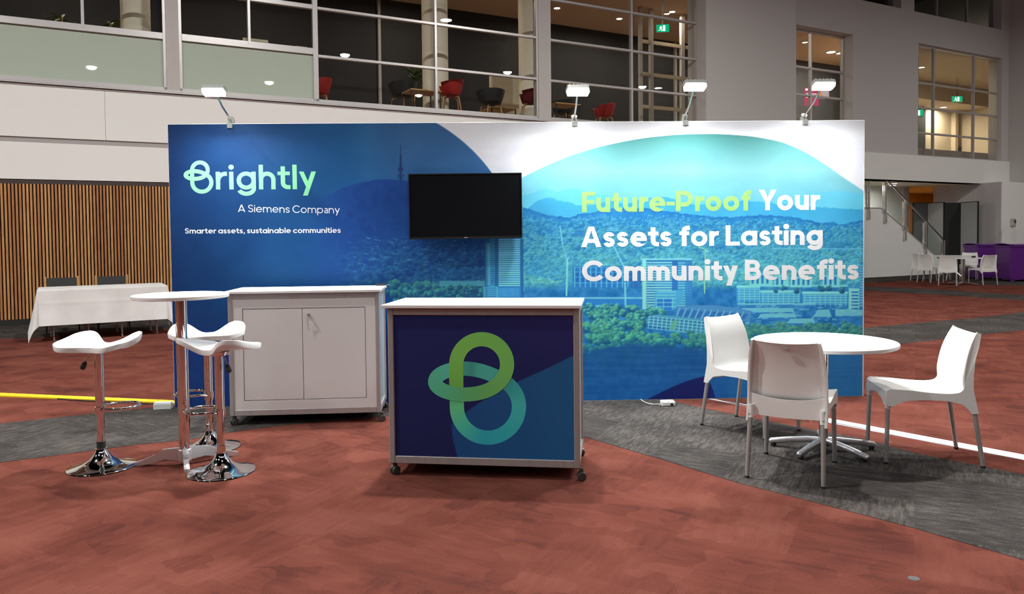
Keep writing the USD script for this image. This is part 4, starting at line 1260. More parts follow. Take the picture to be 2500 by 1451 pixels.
nx, nz = 150, 120
uu, vz = np.linspace(x0 + f, x1 - f, nx), np.linspace(zb + 0.045, zt - 0.04, nz)
U2, V2 = np.meshgrid(uu, vz, indexing='ij')
XX, YY = project(CO + U2[..., None] * cu + V2[..., None] * np.array([0, 0, 1.0]) + (y0 + 0.01) * cv)
navy = np.array([27, 34, 92.]) + np.clip((XX - 1150) / 260, 0, 1)[..., None] * np.array([16, 6, 10.]) * np.clip((960 - YY) / 200, 0, 1)[..., None] + np.clip((YY - 760) / 370, 0, 1)[..., None] * np.array([-2, -2, -10.])
yb = smooth_y([(1080, 1060), (1110, 1030), (1180, 978), (1270, 930), (1340, 898), (1400, 869), (1450, 850)], XX)
xb = smooth_y([(960, 1102), (1040, 1102), (1060, 1104), (1090, 1110), (1128, 1121), (1160, 1131)], YY)
lb_ = np.clip((YY - yb) / 2.5 + 0.5, 0, 1) * np.clip((XX - xb) / 2.5 + 0.5, 0, 1)
blue = np.array([26, 74, 132.]) + np.clip((XX - 1100) / 300, 0, 1)[..., None] * np.array([4, 16, 10.])
ccol = navy * (1 - lb_[..., None]) + blue * lb_[..., None]
ff2 = grid_faces(nx, nz)
part(FC, 'front_board', MB().box(x0 + f, x1 - f, y0 + 0.0105, y0 + 0.018, zb + 0.045, zt - 0.04), W['navy_print'])
FB = part(FC, 'front_print', (np.stack([U2, np.full_like(U2, y0 + 0.010), V2], -1).reshape(-1, 3), np.vstack([ff2[:, [0, 1, 2]], ff2[:, [0, 2, 3]]])), W['print'], 'navy and blue printed panel', smooth=False, color=1.3 * lin(*ccol.reshape(-1, 3).T).T)
rc = [(0, (108, 176, 76)), (0.06, (122, 190, 80)), (0.10, (126, 192, 84)), (0.28, (120, 190, 92)), (0.36, (104, 176, 98)), (0.40, (96, 176, 112)), (0.47, (88, 186, 142)), (0.53, (92, 190, 158)), (0.57, (70, 160, 138)), (0.585, (66, 152, 132)),
      (0.60, (78, 176, 156)), (0.64, (78, 178, 158)), (0.655, (62, 150, 136)), (0.69, (60, 160, 152)), (0.74, (70, 188, 178)), (0.82, (52, 176, 178)), (0.87, (48, 168, 178)), (0.93, (80, 196, 158)), (0.975, (104, 204, 136)), (1.0, (74, 160, 100))]
v, f2, col = ribbon(101, lambda x, y: cpan(900 + x / 2.902, 700 + y / 2.902), 0.0005, y0 + 0.010, rc)
part(FB, 'emblem', (v, f2), W['print'], 'green to teal looped ribbon emblem', smooth=False, color=col * np.array([1.15, 1.28, 1.42]))

RO, ryaw, rw = np.array([-2.194, 5.723, 0.0]), 0.074, 1.186
RC, (x0, x1, y0, y1, zb, zt, f) = counter('storage_counter', 'white wheeled storage counter with two cupboard doors and a key', RO, ryaw, rw, 0.53, 1.031, (0.03, 0.014, 0.02))
part(RC, 'door_surround', MB().prism(sbox(x0 + f, zb + 0.045, x1 - f, zt - 0.04).difference(sbox(x0 + f + 0.073, zb + 0.115, x1 - f - 0.075, zt - 0.112)), y0 + 0.006, y0 + 0.02), W['cabinet_white'], smooth=False)
xm = x0 + 0.555
part(RC, 'carcass', MB().box(x0 + f, x1 - f, y0 + 0.024, y0 + 0.03, zb + 0.045, zt - 0.04), W['gap'])
D1 = part(RC, 'door', MB().box(x0 + f + 0.077, xm - 0.002, y0 + 0.008, y0 + 0.022, zb + 0.119, zt - 0.116, 0.001), W['cabinet_white'], smooth=False)
D2 = part(RC, 'door', MB().box(xm + 0.002, x1 - f - 0.079, y0 + 0.008, y0 + 0.022, zb + 0.119, zt - 0.116, 0.001), W['cabinet_white'], smooth=False)
kx, kz = xm + 0.048, zt - 0.165
part(D2, 'lock', MB().lathe([(0, 0), (0.013, 0), (0.013, 0.006), (0.010, 0.009), (0, 0.009)], 20).mesh(), W['steel']) if False else None
lk = MB().tube([(kx, y0 + 0.009, kz), (kx, y0 - 0.002, kz)], 0.013, 18)
part(D2, 'lock', lk, W['steel'])
part(D2, 'key', MB().box(kx - 0.006, kx + 0.006, y0 - 0.022, y0 - 0.002, kz - 0.010, kz + 0.006, 0.002).tube([(kx, y0 - 0.018, kz - 0.005), (kx - 0.003, y0 - 0.012, kz - 0.05), (kx - 0.002, y0 - 0.006, kz - 0.085), (kx + 0.003, y0 - 0.006, kz - 0.118)], 0.0028, 8), W['steel'])
part(RC, 'maker_plate', MB().box(x1 - 0.072, x1 - 0.052, y0 - 0.001, y0 + 0.002, zt - 0.024, zt - 0.014), W['trim_grey'])
hp = on_plane(931, 697.5, (0, 0, 1.03), (0, 0, 1))
t = thing('gadget', 'small black plastic gadget on the back corner of the storage counter', 'gadget', hp, ryaw)
part(t, 'body', MB().box(-0.045, 0.035, -0.025, 0.025, 0, 0.016, 0.005), W['bezel'])
part(t, 'lead', MB().tube([(0.03, 0, 0.008), (0.05, 0.01, 0.006), (0.07, 0.0, 0.004)], 0.003, 6), W['bezel'])

# ------------------------------------------------------------------ bar table
b0 = ground(456, 1112)
b0 = np.array([-2.0891, 4.7668, 0.0])
BT = thing('bar_table', 'tall round white bar table on a chrome post with three splayed feet', 'table', b0)
R = 0.2863
part(BT, 'tabletop', MB().lathe([(0, 1.062), (R - 0.004, 1.062), (R, 1.066), (R, 1.082), (R - 0.003, 1.0852), (0, 1.0852)], 72), W['laminate'])
part(BT, 'top_plate', MB().box(-0.13, 0.13, -0.13, 0.13, 1.055, 1.062), W['leg_alu'])
part(BT, 'column', MB().lathe([(0.0, 0.06), (0.0345, 0.06), (0.0345, 1.055), (0, 1.055)], 36), W['chrome'])
part(BT, 'hub', MB().lathe([(0, 0.03), (0.040, 0.03), (0.042, 0.10), (0.038, 0.105), (0, 0.105)], 30), W['cast_alu'])
for tip in ((332, 1137), (457, 1155), (581, 1111)):
    q = ground(*tip) - b0
    L, a = math.hypot(q[0], q[1]), math.atan2(q[1], q[0])
    side = Polygon([(0.02, 0.030), (0.12, 0.040), (L * 0.7, 0.012), (L - 0.03, 0.0), (L, 0.0), (L, 0.022), (L - 0.04, 0.034), (L * 0.6, 0.070), (0.14, 0.100), (0.06, 0.108), (0.02, 0.106)])
    AM = lambda u, z, d, a=a: np.stack([u * math.cos(a) - d * math.sin(a), u * math.sin(a) + d * math.cos(a), z], -1)
    part(BT, 'foot', MB().prism(side, -0.016, 0.016, AM), W['cast_alu'], smooth=30)

# ------------------------------------------------------------------ bar stools
def stool_seat():
    nr, na = 18, 72
    r = np.linspace(0, 1, nr) ** 0.8
    th = np.linspace(0, 2 * np.pi, na, endpoint=False)
    k = 1.0 / (np.abs(np.cos(th)) ** 2.9 + np.abs(np.sin(th)) ** 2.9) ** (1 / 2.9)
    Rr, Th = np.meshgrid(r, th, indexing='ij')
    x, y = 0.246 * Rr * k * np.cos(Th), 0.190 * Rr * k * np.sin(Th)
    a, b = np.abs(x) / 0.246, y / 0.190
    w_ = sstep(0.08, 0.72, a)
    y = y * (0.60 + 0.40 * w_)                            # a waist between the two lobes
    z = w_ * (0.018 + 0.036 * b + 0.010 * b * b) - 0.014 * (1 - w_) * b * b + 0.016 * np.clip(a - 0.6, 0, 1) / 0.4 - 0.012 * np.clip(a - 0.93, 0, 1) / 0.07
    lip = 0.006 * np.exp(-((Rr - 0.93) / 0.045) ** 2)
    top = np.stack([x, y, z + lip + 0.014], -1)
    bot = np.stack([x * 0.985, y * 0.985, z - 0.014 - 0.004 * (1 - Rr)], -1)
    v = np.vstack([top.reshape(-1, 3), bot.reshape(-1, 3)])
    f = grid_faces(nr, na, True)
    N = nr * na
    i = np.arange(na)
    rim = np.stack([(nr - 1) * na + i, (nr - 1) * na + i + N, (nr - 1) * na + (i + 1) % na + N, (nr - 1) * na + (i + 1) % na], -1)
    return v, np.vstack([f, f[:, ::-1] + N, rim])


def stool(label, loc, seat_yaw, rest_yaw, lever_yaw, zs=0.765, collar=False):
    t = thing('bar_stool', label, 'bar stool', loc, 0, 'white saddle bar stools at the tall table')
    v, f = stool_seat()
    c, s = math.cos(seat_yaw), math.sin(seat_yaw)
    v = np.stack([v[:, 0] * c - v[:, 1] * s, v[:, 0] * s + v[:, 1] * c, v[:, 2] + zs], -1)
    part(t, 'seat', (v, np.vstack([f[:, [0, 1, 2]], f[:, [0, 2, 3]]])), W['seat_white'], smooth=50)
    part(t, 'seat_plate', MB().lathe([(0, zs - 0.045), (0.06, zs - 0.040), (0.065, zs - 0.018), (0, zs - 0.015)], 24), W['chrome'])
    part(t, 'column', MB().lathe([(0.0, 0.33), (0.027, 0.33), (0.027, zs - 0.03), (0, zs - 0.03)], 30), W['chrome'])
    part(t, 'piston', MB().lathe([(0.0, 0.08), (0.0225, 0.08), (0.0225, 0.332), (0, 0.332)], 30), W['chrome'])
    part(t, 'collar', MB().lathe([(0.0235, 0.115), (0.0265, 0.118), (0.0265, 0.165), (0.0235, 0.168)], 30), W['rubber' if collar else 'chrome'])
    part(t, 'base', MB().lathe([(0, 0.004), (0.196, 0.002), (0.200, 0.005), (0.197, 0.010), (0.16, 0.018), (0.11, 0.032), (0.07, 0.055), (0.046, 0.085), (0.034, 0.108), (0.033, 0.122), (0.024, 0.124), (0, 0.124)], 72), W['chrome'], smooth=50)
    a = np.linspace(-2.5, 2.5, 40)
    p = np.stack([0.118 + 0.112 * np.cos(a) * 1.0, 0.105 * np.sin(a), np.full(40, 0.375)], -1)
    p = np.vstack([[0.0, p[0, 1] * 0.35, 0.36], p, [0.0, p[-1, 1] * 0.35, 0.36]])
    cr_, sr_ = math.cos(rest_yaw), math.sin(rest_yaw)
    p = np.stack([p[:, 0] * cr_ - p[:, 1] * sr_, p[:, 0] * sr_ + p[:, 1] * cr_, p[:, 2]], -1)
    part(t, 'footrest', MB().tube(p, 0.0095, 12).lathe([(0.027, 0.345), (0.031, 0.347), (0.031, 0.385), (0.027, 0.387)], 24), W['chrome'], smooth=50)
    d = np.array([math.cos(lever_yaw), math.sin(lever_yaw), 0])
    lv = part(t, 'lever', MB().tube([d * 0.02 + [0, 0, zs - 0.035], d * 0.055 + [0, 0, zs - 0.06], d * 0.075 + [0, 0, zs - 0.10]], 0.0045, 8), W['steel'])
    part(lv, 'grip', MB().tube([d * 0.072 + [0, 0, zs - 0.095], d * 0.078 + [0, 0, zs - 0.105], d * 0.092 + [0, 0, zs - 0.135], d * 0.096 + [0, 0, zs - 0.142]], [0.006, 0.014, 0.017, 0.008], 10), W['rubber'])
    return t


S1 = ground(251, 1140)
stool('leftmost white saddle bar stool with a black ring at its base', (-2.60, 4.735, 0), -0.16, 0.55, 3.5, 0.768, True)
stool('front right white saddle bar stool, before the storage counter', ground(541, 1152), 2.80, 2.9, -0.55, 0.762)
stool('rear white saddle bar stool, half hidden by the bar table post', ground(513, 1093), 0.30, 3.1, 1.5, 0.775)

# ------------------------------------------------------------------ round meeting table
m0 = np.array([2.0376, 4.9462, 0.0])
RTB = thing('round_table', 'round white meeting table on a steel post with a star base', 'table', m0)
R = 0.4479
part(RTB, 'tabletop', MB().lathe([(0, 0.699), (R - 0.004, 0.699), (R, 0.703), (R, 0.7185), (R - 0.003, 0.7221), (0, 0.7221)], 96), W['laminate'])
for k in range(4):
    a = k * math.pi / 2 + 0.5
    part(RTB, 'column_tube', MB().cyl((0.0165 * math.cos(a), 0.0165 * math.sin(a), 0.06), (0.0165 * math.cos(a), 0.0165 * math.sin(a), 0.699), 0.0155, n=16), W['steel'])
part(RTB, 'hub', MB().lathe([(0, 0.03), (0.036, 0.03), (0.042, 0.05), (0.042, 0.075), (0.033, 0.082), (0, 0.082)], 30), W['steel'])
for tip in ((1897, 1090), (1958, 1121), (2097, 1125), (2118, 1099), (2000, 1066)):
    q = ground(*tip) - m0
    a = math.atan2(q[1], q[0])
    L = 0.335
    AM = lambda u, z, d, a=a: np.stack([u * math.cos(a) - d * math.sin(a), u * math.sin(a) + d * math.cos(a), z], -1)
    arm = MB()
    pts = [(0.02, 0.066), (0.10, 0.064), (L * 0.7, 0.050), (L - 0.01, 0.036), (L, 0.030)]
    arm.tube([AM(np.array([u]), np.array([z]), np.array([0.0]))[0] for u, z in pts], [0.021, 0.021, 0.020, 0.020, 0.013], 14)
    ar = part(RTB, 'star_arm', arm, W['cast_alu'], smooth=50)
    part(ar, 'foot', MB().cyl(AM(np.array([L - 0.025]), np.array([0.0]), np.array([0.0]))[0], AM(np.array([L - 0.025]), np.array([0.03]), np.array([0.0]))[0], 0.016, 0.020, 14), W['rubber'])

# ------------------------------------------------------------------ plastic chairs (local: forward +y, up z)
def chair(label, loc, rot, name='plastic_chair', group=None, badge=False):
    t = thing(name, label, 'chair', loc, rot, group)
    # the shell follows one line from the seat's front edge to the back's top edge
    prof = np.array([(0.235, 0.438, 0.205), (0.215, 0.452, 0.212), (0.12, 0.449, 0.218), (0.0, 0.438, 0.219), (-0.10, 0.433, 0.218), (-0.165, 0.440, 0.216), (-0.200, 0.470, 0.215), (-0.214, 0.53, 0.215), (-0.226, 0.60, 0.214), (-0.244, 0.68, 0.208), (-0.272, 0.755, 0.196), (-0.300, 0.803, 0.186)])
    s = np.linspace(0, 1, len(prof))
    from scipy.interpolate import PchipInterpolator
    q = PchipInterpolator(s, prof)(np.linspace(0, 1, 44))
    v = np.linspace(-1, 1, 21)
    back = sstep(0.44, 0.56, q[:, 1]) * (np.arange(44) > 20)
    S = np.zeros((44, 21, 3))
    S[..., 0] = q[:, 2][:, None] * v
    S[..., 1] = q[:, 0][:, None] + back[:, None] * 0.022 * (v ** 2)[None] - (1 - back)[:, None] * 0.0
    S[..., 2] = q[:, 1][:, None] + (1 - back)[:, None] * (0.008 * v ** 4)[None] + (np.clip((np.arange(44) - 36) / 7.0, 0, 1) ** 2)[:, None] * (0.012 * v ** 2 - 0.002)[None]
    m = MB().add(*thick(S, 0.009))
    hw = 0.212
    # side walls: skirt with an arched lower edge, rear upright running up beside the back
    for sgn in (-1, 1):
        top = [(y, z + 0.006) for y, z in zip(S[:, 0, 1], S[:, 0, 2])]
        low = [(S[-1, 0, 1] - 0.022, S[-1, 0, 2] - 0.004), (-0.286, 0.74), (-0.262, 0.66), (-0.250, 0.56), (-0.250, 0.47), (-0.268, 0.38), (-0.279, 0.332), (-0.243, 0.328), (-0.225, 0.352), (-0.19, 0.385), (-0.10, 0.404), (0.02, 0.406), (0.12, 0.398), (0.175, 0.378), (0.195, 0.362), (0.240, 0.362), (0.243, 0.40)]
        poly = Polygon(top + low).buffer(0)
        sd = trimesh.creation.extrude_polygon(poly, 0.012, engine='earcut')
        sv = np.array(sd.vertices)
        wz = np.interp(sv[:, 1], [0.32, 0.44, 0.60, 0.68, 0.755, 0.83], [0.222, 0.221, 0.218, 0.211, 0.199, 0.187])
        m.add(np.stack([sgn * (wz - sv[:, 2]), sv[:, 0], sv[:, 1]], -1), sd.faces)
    fr = Polygon([(-hw, 0.452), (hw, 0.452), (hw, 0.364), (hw - 0.045, 0.364)] + [(x, 0.364 + 0.044 * (1 - (x / (hw - 0.045)) ** 2) ** 0.6) for x in np.linspace(hw - 0.05, -hw + 0.05, 15)] + [(-hw + 0.045, 0.364), (-hw, 0.364)]).buffer(0)
    m.prism(fr, 0.228, 0.241)
    re = Polygon([(-hw, 0.50)] + [(x, 0.464 + 0.03 * (abs(x) / hw) ** 2.2) for x in np.linspace(-hw, hw, 15)] + [(hw, 0.50), (hw, 0.350)] + [(x, 0.368 - 0.010 * (1 - (x / hw) ** 2)) for x in np.linspace(hw - 0.02, -hw + 0.02, 9)] + [(-hw, 0.350)]).buffer(0)
    m.prism(re, -0.240, -0.229)
    for x, y in ((-hw, 0.222), (hw, 0.222), (-hw, -0.252), (hw, -0.252)):
        sx = -1 if x < 0 else 1
        m.tube([(x - sx * 0.014, y, 0.425), (x - sx * 0.014, y, 0.37), (x - sx * 0.013, y + (0.004 if y > 0 else -0.008), 0.345)], [0.0165, 0.0175, 0.0165], 14)
    part(t, 'seat_shell', m, W['plastic_white'], smooth=40)
    for x, y, fx, fy in ((-0.200, 0.224, -0.205, 0.235), (0.200, 0.224, 0.205, 0.235), (-0.200, -0.256, -0.208, -0.310), (0.200, -0.256, 0.208, -0.310)):
        g = part(t, 'leg', MB().cyl((x, y, 0.37), (fx, fy, 0.012), 0.0145, 0.0125, 14), W['leg_alu'])
        part(g, 'foot_cap', MB().cyl((fx, fy, 0.014), (fx, fy, 0.0), 0.014, 0.0135, 12), W['rubber'])
    if badge:
        part(t, 'badge', MB().box(-0.020, 0.016, -0.3025, -0.297, 0.768, 0.782), W['trim_grey'], 'small dark maker badge')
    return t


def chair_at(feet_px, order):
    """Place a chair from two feet seen on the floor. order: which feet they are (fl, fr, rl, rr)."""
    loc = {'fl': (-0.205, 0.235), 'fr': (0.205, 0.235), 'rl': (-0.208, -0.310), 'rr': (0.208, -0.310)}
    A = np.array([ground(*p)[:2] for p in feet_px])
    a = np.array([loc[o] for o in order])
    Ac, ac = A - A.mean(0), a - a.mean(0)
    ang = math.atan2((ac[:, 0] * Ac[:, 1] - ac[:, 1] * Ac[:, 0]).sum(), (ac * Ac).sum())
    c, s = math.cos(ang), math.sin(ang)
    Rm = np.array([[c, -s], [s, c]])
    o = A.mean(0) - Rm @ a.mean(0)
    return (o[0], o[1], 0.0), ang


GRP = 'white plastic chairs around the round meeting table'
loc, ang = chair_at(((1824, 1163), (2007, 1184), (1866, 1115), (2045, 1136)), ('rl', 'rr', 'fl', 'fr'))
chair('white plastic chair in front, its back to us before the round table', loc, ang, group=GRP, badge=True)
loc, ang = chair_at(((1718, 1039), (1945, 1052)), ('rr', 'fl'))
chair('white plastic chair behind the round table, beside the printed wall', loc, ang, group=GRP)
loc, ang = chair_at(((2136, 1093), (2378, 1138), (2167, 1131), (2331, 1099)), ('fr', 'rl', 'fl', 'rr'))
chair('white plastic chair right of the round table, seen side on', loc, ang, group=GRP)

# ------------------------------------------------------------------ tape, cables and floor boxes
def strip(name, label, pxs, m, cat='tape', h=0.004):
    P = np.array([ground(*q)[:2] for q in pxs])
    o = np.append(P.mean(0), 0)
    t = thing(name, label, cat, o)
    part(t, 'strip', MB().prism(Polygon(P - o[:2]), 0.0, h, lambda a, b, d: np.stack([a, b, d], -1)), m, smooth=False)


strip('yellow_tape', 'long yellow cable cover running across the carpet to the wall', [(-1600, 892), (424, 980.8), (430, 987.4), (-1600, 903)], W['tape_yellow'], 'cable cover', 0.012)
strip('white_tape', 'long white tape line crossing the carpet behind the round table', [(1690, 967), (2025, 1022.5), (2500, 1111.5), (2900, 1188), (2900, 1204), (2500, 1124.5), (2051, 1038.6), (1822, 993), (1722, 971)], W['tape_white'], 'tape', 0.003)
cb = [ground(*q, 0.008) for q in ((140, 974), (170, 976.5), (260, 981), (330, 984.5), (372, 986), (390, 990))]
t = thing('black_cable', 'thin black cable lying along the yellow cable cover', 'cable', ground(260, 981))
part(t, 'cord', MB().tube(np.array(cb) - ground(260, 981), 0.005, 8), W['rubber'])
pb = ground(397, 1001)
t = thing('power_box', 'small white power box on the carpet at the yellow cable cover', 'power box', pb, 0.16)
part(t, 'body', MB().box(-0.072, 0.072, -0.01, 0.05, 0.0, 0.056, 0.006), W['socket_white'], smooth=False)
part(t, 'lid', MB().box(-0.07, 0.07, -0.008, 0.048, 0.056, 0.062, 0.003), W['laminate'], smooth=False)
pb = ground(1631, 992)
t = thing('power_board', 'white double power socket lying in front of the printed wall', 'power socket', pb, 0.05)
part(t, 'body', MB().box(-0.058, 0.058, -0.02, 0.05, 0.0, 0.045, 0.008), W['socket_white'], smooth=False)
part(t, 'outlet', MB().box(-0.045, -0.008, -0.023, -0.019, 0.010, 0.034, 0.001), W['laminate'], smooth=False)
part(t, 'outlet', MB().box(0.008, 0.045, -0.023, -0.019, 0.010, 0.034, 0.001), W['laminate'], smooth=False)
part(t, 'plug', MB().box(0.014, 0.036, -0.04, -0.019, 0.012, 0.032, 0.004), W['rubber'], smooth=False)
from scipy.interpolate import splprep, splev
cpts = np.array([np.append(ground(x, y)[:2], z) for x, y, z in ((1564, 967, 0.03), (1562, 973, 0.012), (1568, 981, 0.008), (1585, 988, 0.008), (1600, 990, 0.008), (1606, 989.5, 0.008), (1610, 991.5, 0.008))])
tck, _ = splprep(cpts.T, s=0)
cq = np.array(splev(np.linspace(0, 1, 60), tck)).T
cq[:, 2] = np.maximum(cq[:, 2], 0.008)
t = thing('white_cable', 'thin pale cable curling from the printed wall to the white socket', 'cable', ground(1585, 985))
part(t, 'cord', MB().tube(cq - ground(1585, 985), 0.0045, 8), W['cable_white'])
fl_ = ground(2231, 1413)
t = thing('floor_outlet', 'small round grey metal outlet cover set in the red carpet', 'floor outlet', fl_)
part(t, 'cover', MB().lathe([(0, 0.0015), (0.020, 0.0015), (0.022, 0.001), (0.022, 0.0)], 24), W['partition_dark'])

# ------------------------------------------------------------------ cloth-covered table by the timber wall
A, B = ground(92, 709, 0.74), ground(407, 697, 0.74)
tyaw = math.atan2(B[1] - A[1], B[0] - A[0])
tl = float(np.linalg.norm(B - A))
tv = np.array([-math.sin(tyaw), math.cos(tyaw), 0])
tdp = float((ground(67.5, 703, 0.74) - A) @ tv)
tdp = float(np.clip(tdp, 0.6, 0.8))
TO = np.array([A[0], A[1], 0.0])
t = thing('trestle_table', 'folding trestle table under a white cloth by the timber wall', 'table', TO, tyaw)
part(t, 'tabletop', MB().box(0.01, tl - 0.01, 0.01, tdp - 0.01, 0.71, 0.735, 0.004), W['laminate_edge'], smooth=False)
for x in (0.16, tl * 0.36, tl * 0.62, tl - 0.16):
    for y in (0.10, tdp - 0.10):
        part(t, 'leg', MB().cyl((x, y, 0.71), (x + (0.02 if y < 0.3 else -0.02), y, 0.0), 0.0125, n=10), W['leg_alu'])


def cloth_mesh(L, Wd, zt, hang):
    na, nb = 150, 90
    a, b = np.linspace(-hang, L + hang, na), np.linspace(-hang, Wd + hang, nb)
    a = np.sort(np.r_[a, 0.0, L])
    b = np.sort(np.r_[b, 0.0, Wd])
    Aa, Bb = np.meshgrid(a, b, indexing='ij')
    ex = np.where(Aa < 0, -Aa, np.where(Aa > L, Aa - L, 0))
    ey = np.where(Bb < 0, -Bb, np.where(Bb > Wd, Bb - Wd, 0))
    sx, sy = np.where(Aa < 0, -1, 1), np.where(Bb < 0, -1, 1)
    rho = np.hypot(ex, ey)
    cx_, cy_ = np.clip(Aa, 0, L), np.clip(Bb, 0, Wd)
    corner = (ex > 0) & (ey > 0)
    phi = np.arctan2(ey, ex)
    k = np.where(corner, np.sin(2 * phi) ** 1.5, 0)
    out = 0.012 + 0.10 * rho * (0.5 + 0.5 * np.clip(rho / hang, 0, 1)) + 0.16 * rho * k
    wob = 0.012 * (np.sin(Aa * 9.0 + 1.0) + np.sin(Aa * 17.0)) * (ey > 0) * (ex == 0) * np.clip(ey / hang, 0, 1) + 0.015 * np.sin(Bb * 11.0) * (ex > 0) * (ey == 0) * np.clip(ex / hang, 0, 1)
    swirl = 0.035 * rho * np.sin(phi * 6.0) * corner
    has = rho > 0
    ux, uy = np.where(has, ex / np.maximum(rho, 1e-9), 0), np.where(has, ey / np.maximum(rho, 1e-9), 0)
    o = np.where(has, out + wob + swirl, 0)
    X_ = cx_ + sx * ux * o
    Y_ = cy_ + sy * uy * o
    Z_ = zt - np.where(corner, np.minimum(rho, zt - 0.012), np.sqrt(np.maximum(rho ** 2 - o ** 2 * 0.5, 0)) * 0.985)
    crease = 0.004 * np.exp(-((ey - 0.20) / 0.012) ** 2) * (ex == 0)
    Y_ = Y_ + sy * crease
    return np.stack([X_, Y_, Z_], -1)


t = thing('tablecloth', 'white creased tablecloth draped over the trestle table, corners hanging low', 'tablecloth', TO, tyaw)
part(t, 'cloth', thick(cloth_mesh(tl, tdp, 0.742, 0.52), 0.003), W['cloth'], smooth=60)

ch = None
for (xa, ya), lb in (((151, 690), 'left black-backed chair with pale wooden sides behind the clothed table'), ((273, 684), 'right black-backed chair with pale wooden sides behind the clothed table')):
    base = on_plane(xa, ya, TO + tv * (tdp + 0.60), tv)
    loc = (base[0], base[1], 0.0)
    if ch is None:
        ch = thing('conference_chair', lb, 'chair', loc, tyaw + math.pi, 'chairs behind the clothed table')
        part(ch, 'seat', MB().box(-0.22, 0.22, -0.04, 0.40, 0.42, 0.47, 0.02), W['felt_black'])
        S = np.array([[(x, -0.06 - 0.11 * (z - 0.5) + 0.10 * x * x, z) for x in np.linspace(-0.205, 0.205, 9)] for z in np.linspace(0.55, 0.845, 8)])
        part(ch, 'backrest', thick(S, 0.03), W['felt_black'], smooth=50)
        for s in (-1, 1):
            part(ch, 'side_frame', MB().box(s * 0.226 - 0.016, s * 0.226 + 0.016, -0.125, -0.06, 0.40, 0.865, 0.008), W['blond_wood'])
            part(ch, 'leg', MB().cyl((s * 0.21, 0.36, 0.42), (s * 0.22, 0.38, 0), 0.011, n=10), W['rubber'])
            part(ch, 'leg', MB().cyl((s * 0.215, -0.03, 0.42), (s * 0.225, -0.10, 0), 0.011, n=10), W['rubber'])
    else:
        dup(ch, loc, tyaw + math.pi, lb, 'chairs behind the clothed table')

# ------------------------------------------------------------------ far right: tables, chairs, screens, bins
far_t = []
for (c, zt, lb, star) in ((ground(2351, 695), 0.73, 'far white round table among white chairs, nearer of two', False), (ground(2321, 686), 0.74, 'far white round table with a curved chrome base, behind the nearer one', True)):
    t = thing('cafe_table', lb, 'table', c, 0.3)
    part(t, 'tabletop', MB().lathe([(0, zt - 0.025), (0.495, zt - 0.025), (0.50, zt - 0.02), (0.50, zt - 0.004), (0.496, zt), (0, zt)], 60), W['laminate'])
    part(t, 'column', MB().lathe([(0, 0.03), (0.045, 0.03), (0.045, zt - 0.025), (0, zt - 0.025)], 24), W['steel'])
    for k in range(4):
        a = k * math.pi / 2 + 0.4
        d = np.array([math.cos(a), math.sin(a), 0])
        pts = [d * 0.03 + [0, 0, 0.05], d * 0.2 + [0, 0, 0.045], d * 0.38 + [0, 0, 0.018]] if not star else [d * 0.03 + [0, 0, 0.30], d * 0.15 + [0, 0, 0.27], d * 0.28 + [0, 0, 0.14], d * 0.34 + [0, 0, 0.012]]
        part(t, 'base_arm', MB().tube(pts, 0.02, 10), W['steel'])
GF2 = 'white plastic chairs around the far tables'
base_chair = chair('far white chair with its back to us, nearest of the far group', ground(2313, 698), -0.50, 'far_chair', GF2)
for (x, y), face, lb in ((ground(2257, 687)[:2], ground(2330, 684)[:2], 'far white chair at the left end, against the stair wall'), (ground(2273, 691)[:2], ground(2345, 687)[:2], 'far white chair second from the left at the far tables'),
                         (ground(2397, 696)[:2], ground(2325, 690)[:2], 'far white chair on the right, in front of the purple bins'), (ground(2365, 684)[:2], ground(2340, 697)[:2], 'far white chair behind the far tables, before the dark screens')):
    dup(base_chair, (x, y, 0), math.atan2(face[1] - y, face[0] - x) - math.pi / 2, lb, GF2)
t = thing('folded_menu', 'small dark card leaning on the far white table', 'card', ground(2351, 695) + np.array([0.22, -0.1, 0.73]), 0.6)
part(t, 'card', MB().box(-0.10, 0.10, -0.01, 0.01, 0.0, 0.05, 0.002).box(-0.02, 0.02, -0.05, 0.05, 0.0, 0.004), W['felt_black'])

SC = thing('folding_screen', 'tall concertina screen of dark and grey felt panels by the stairs', 'screen', P0, ROTF)
edges = [(2228, 1.98), (2265, 1.72), (2305, 0.98), (2346, 0.62), (2388, -0.22)]
pts = [(fac(px, 560, d)[0], d) for px, d in edges]
cols = ('partition_dark', 'partition_grey', 'partition_black', 'partition_grey')
for i, c in enumerate(cols):
    (sa_, da), (sb_, db) = pts[i], pts[i + 1]
    L = math.hypot(sb_ - sa_, db - da)
    a = math.atan2(db - da, sb_ - sa_)
    T = move((sa_, da, 0), a)
    zt = (2.52, 2.50, 2.47, 2.48)[i]
    q = part(SC, 'panel', MB().box(0.02, L - 0.02, -0.02, 0.02, 0.04, zt - 0.02, T=T), W[c], 'black felt panel' if i == 2 else None)
    part(q, 'edge_frame', MB().box(0.0, 0.022, -0.025, 0.025, 0.0, zt, T=T).box(L - 0.022, L, -0.025, 0.025, 0.0, zt, T=T).box(0, L, -0.025, 0.025, zt - 0.022, zt, T=T).box(0, L, -0.025, 0.025, 0.02, 0.05, T=T), W['partition_black'], smooth=False)

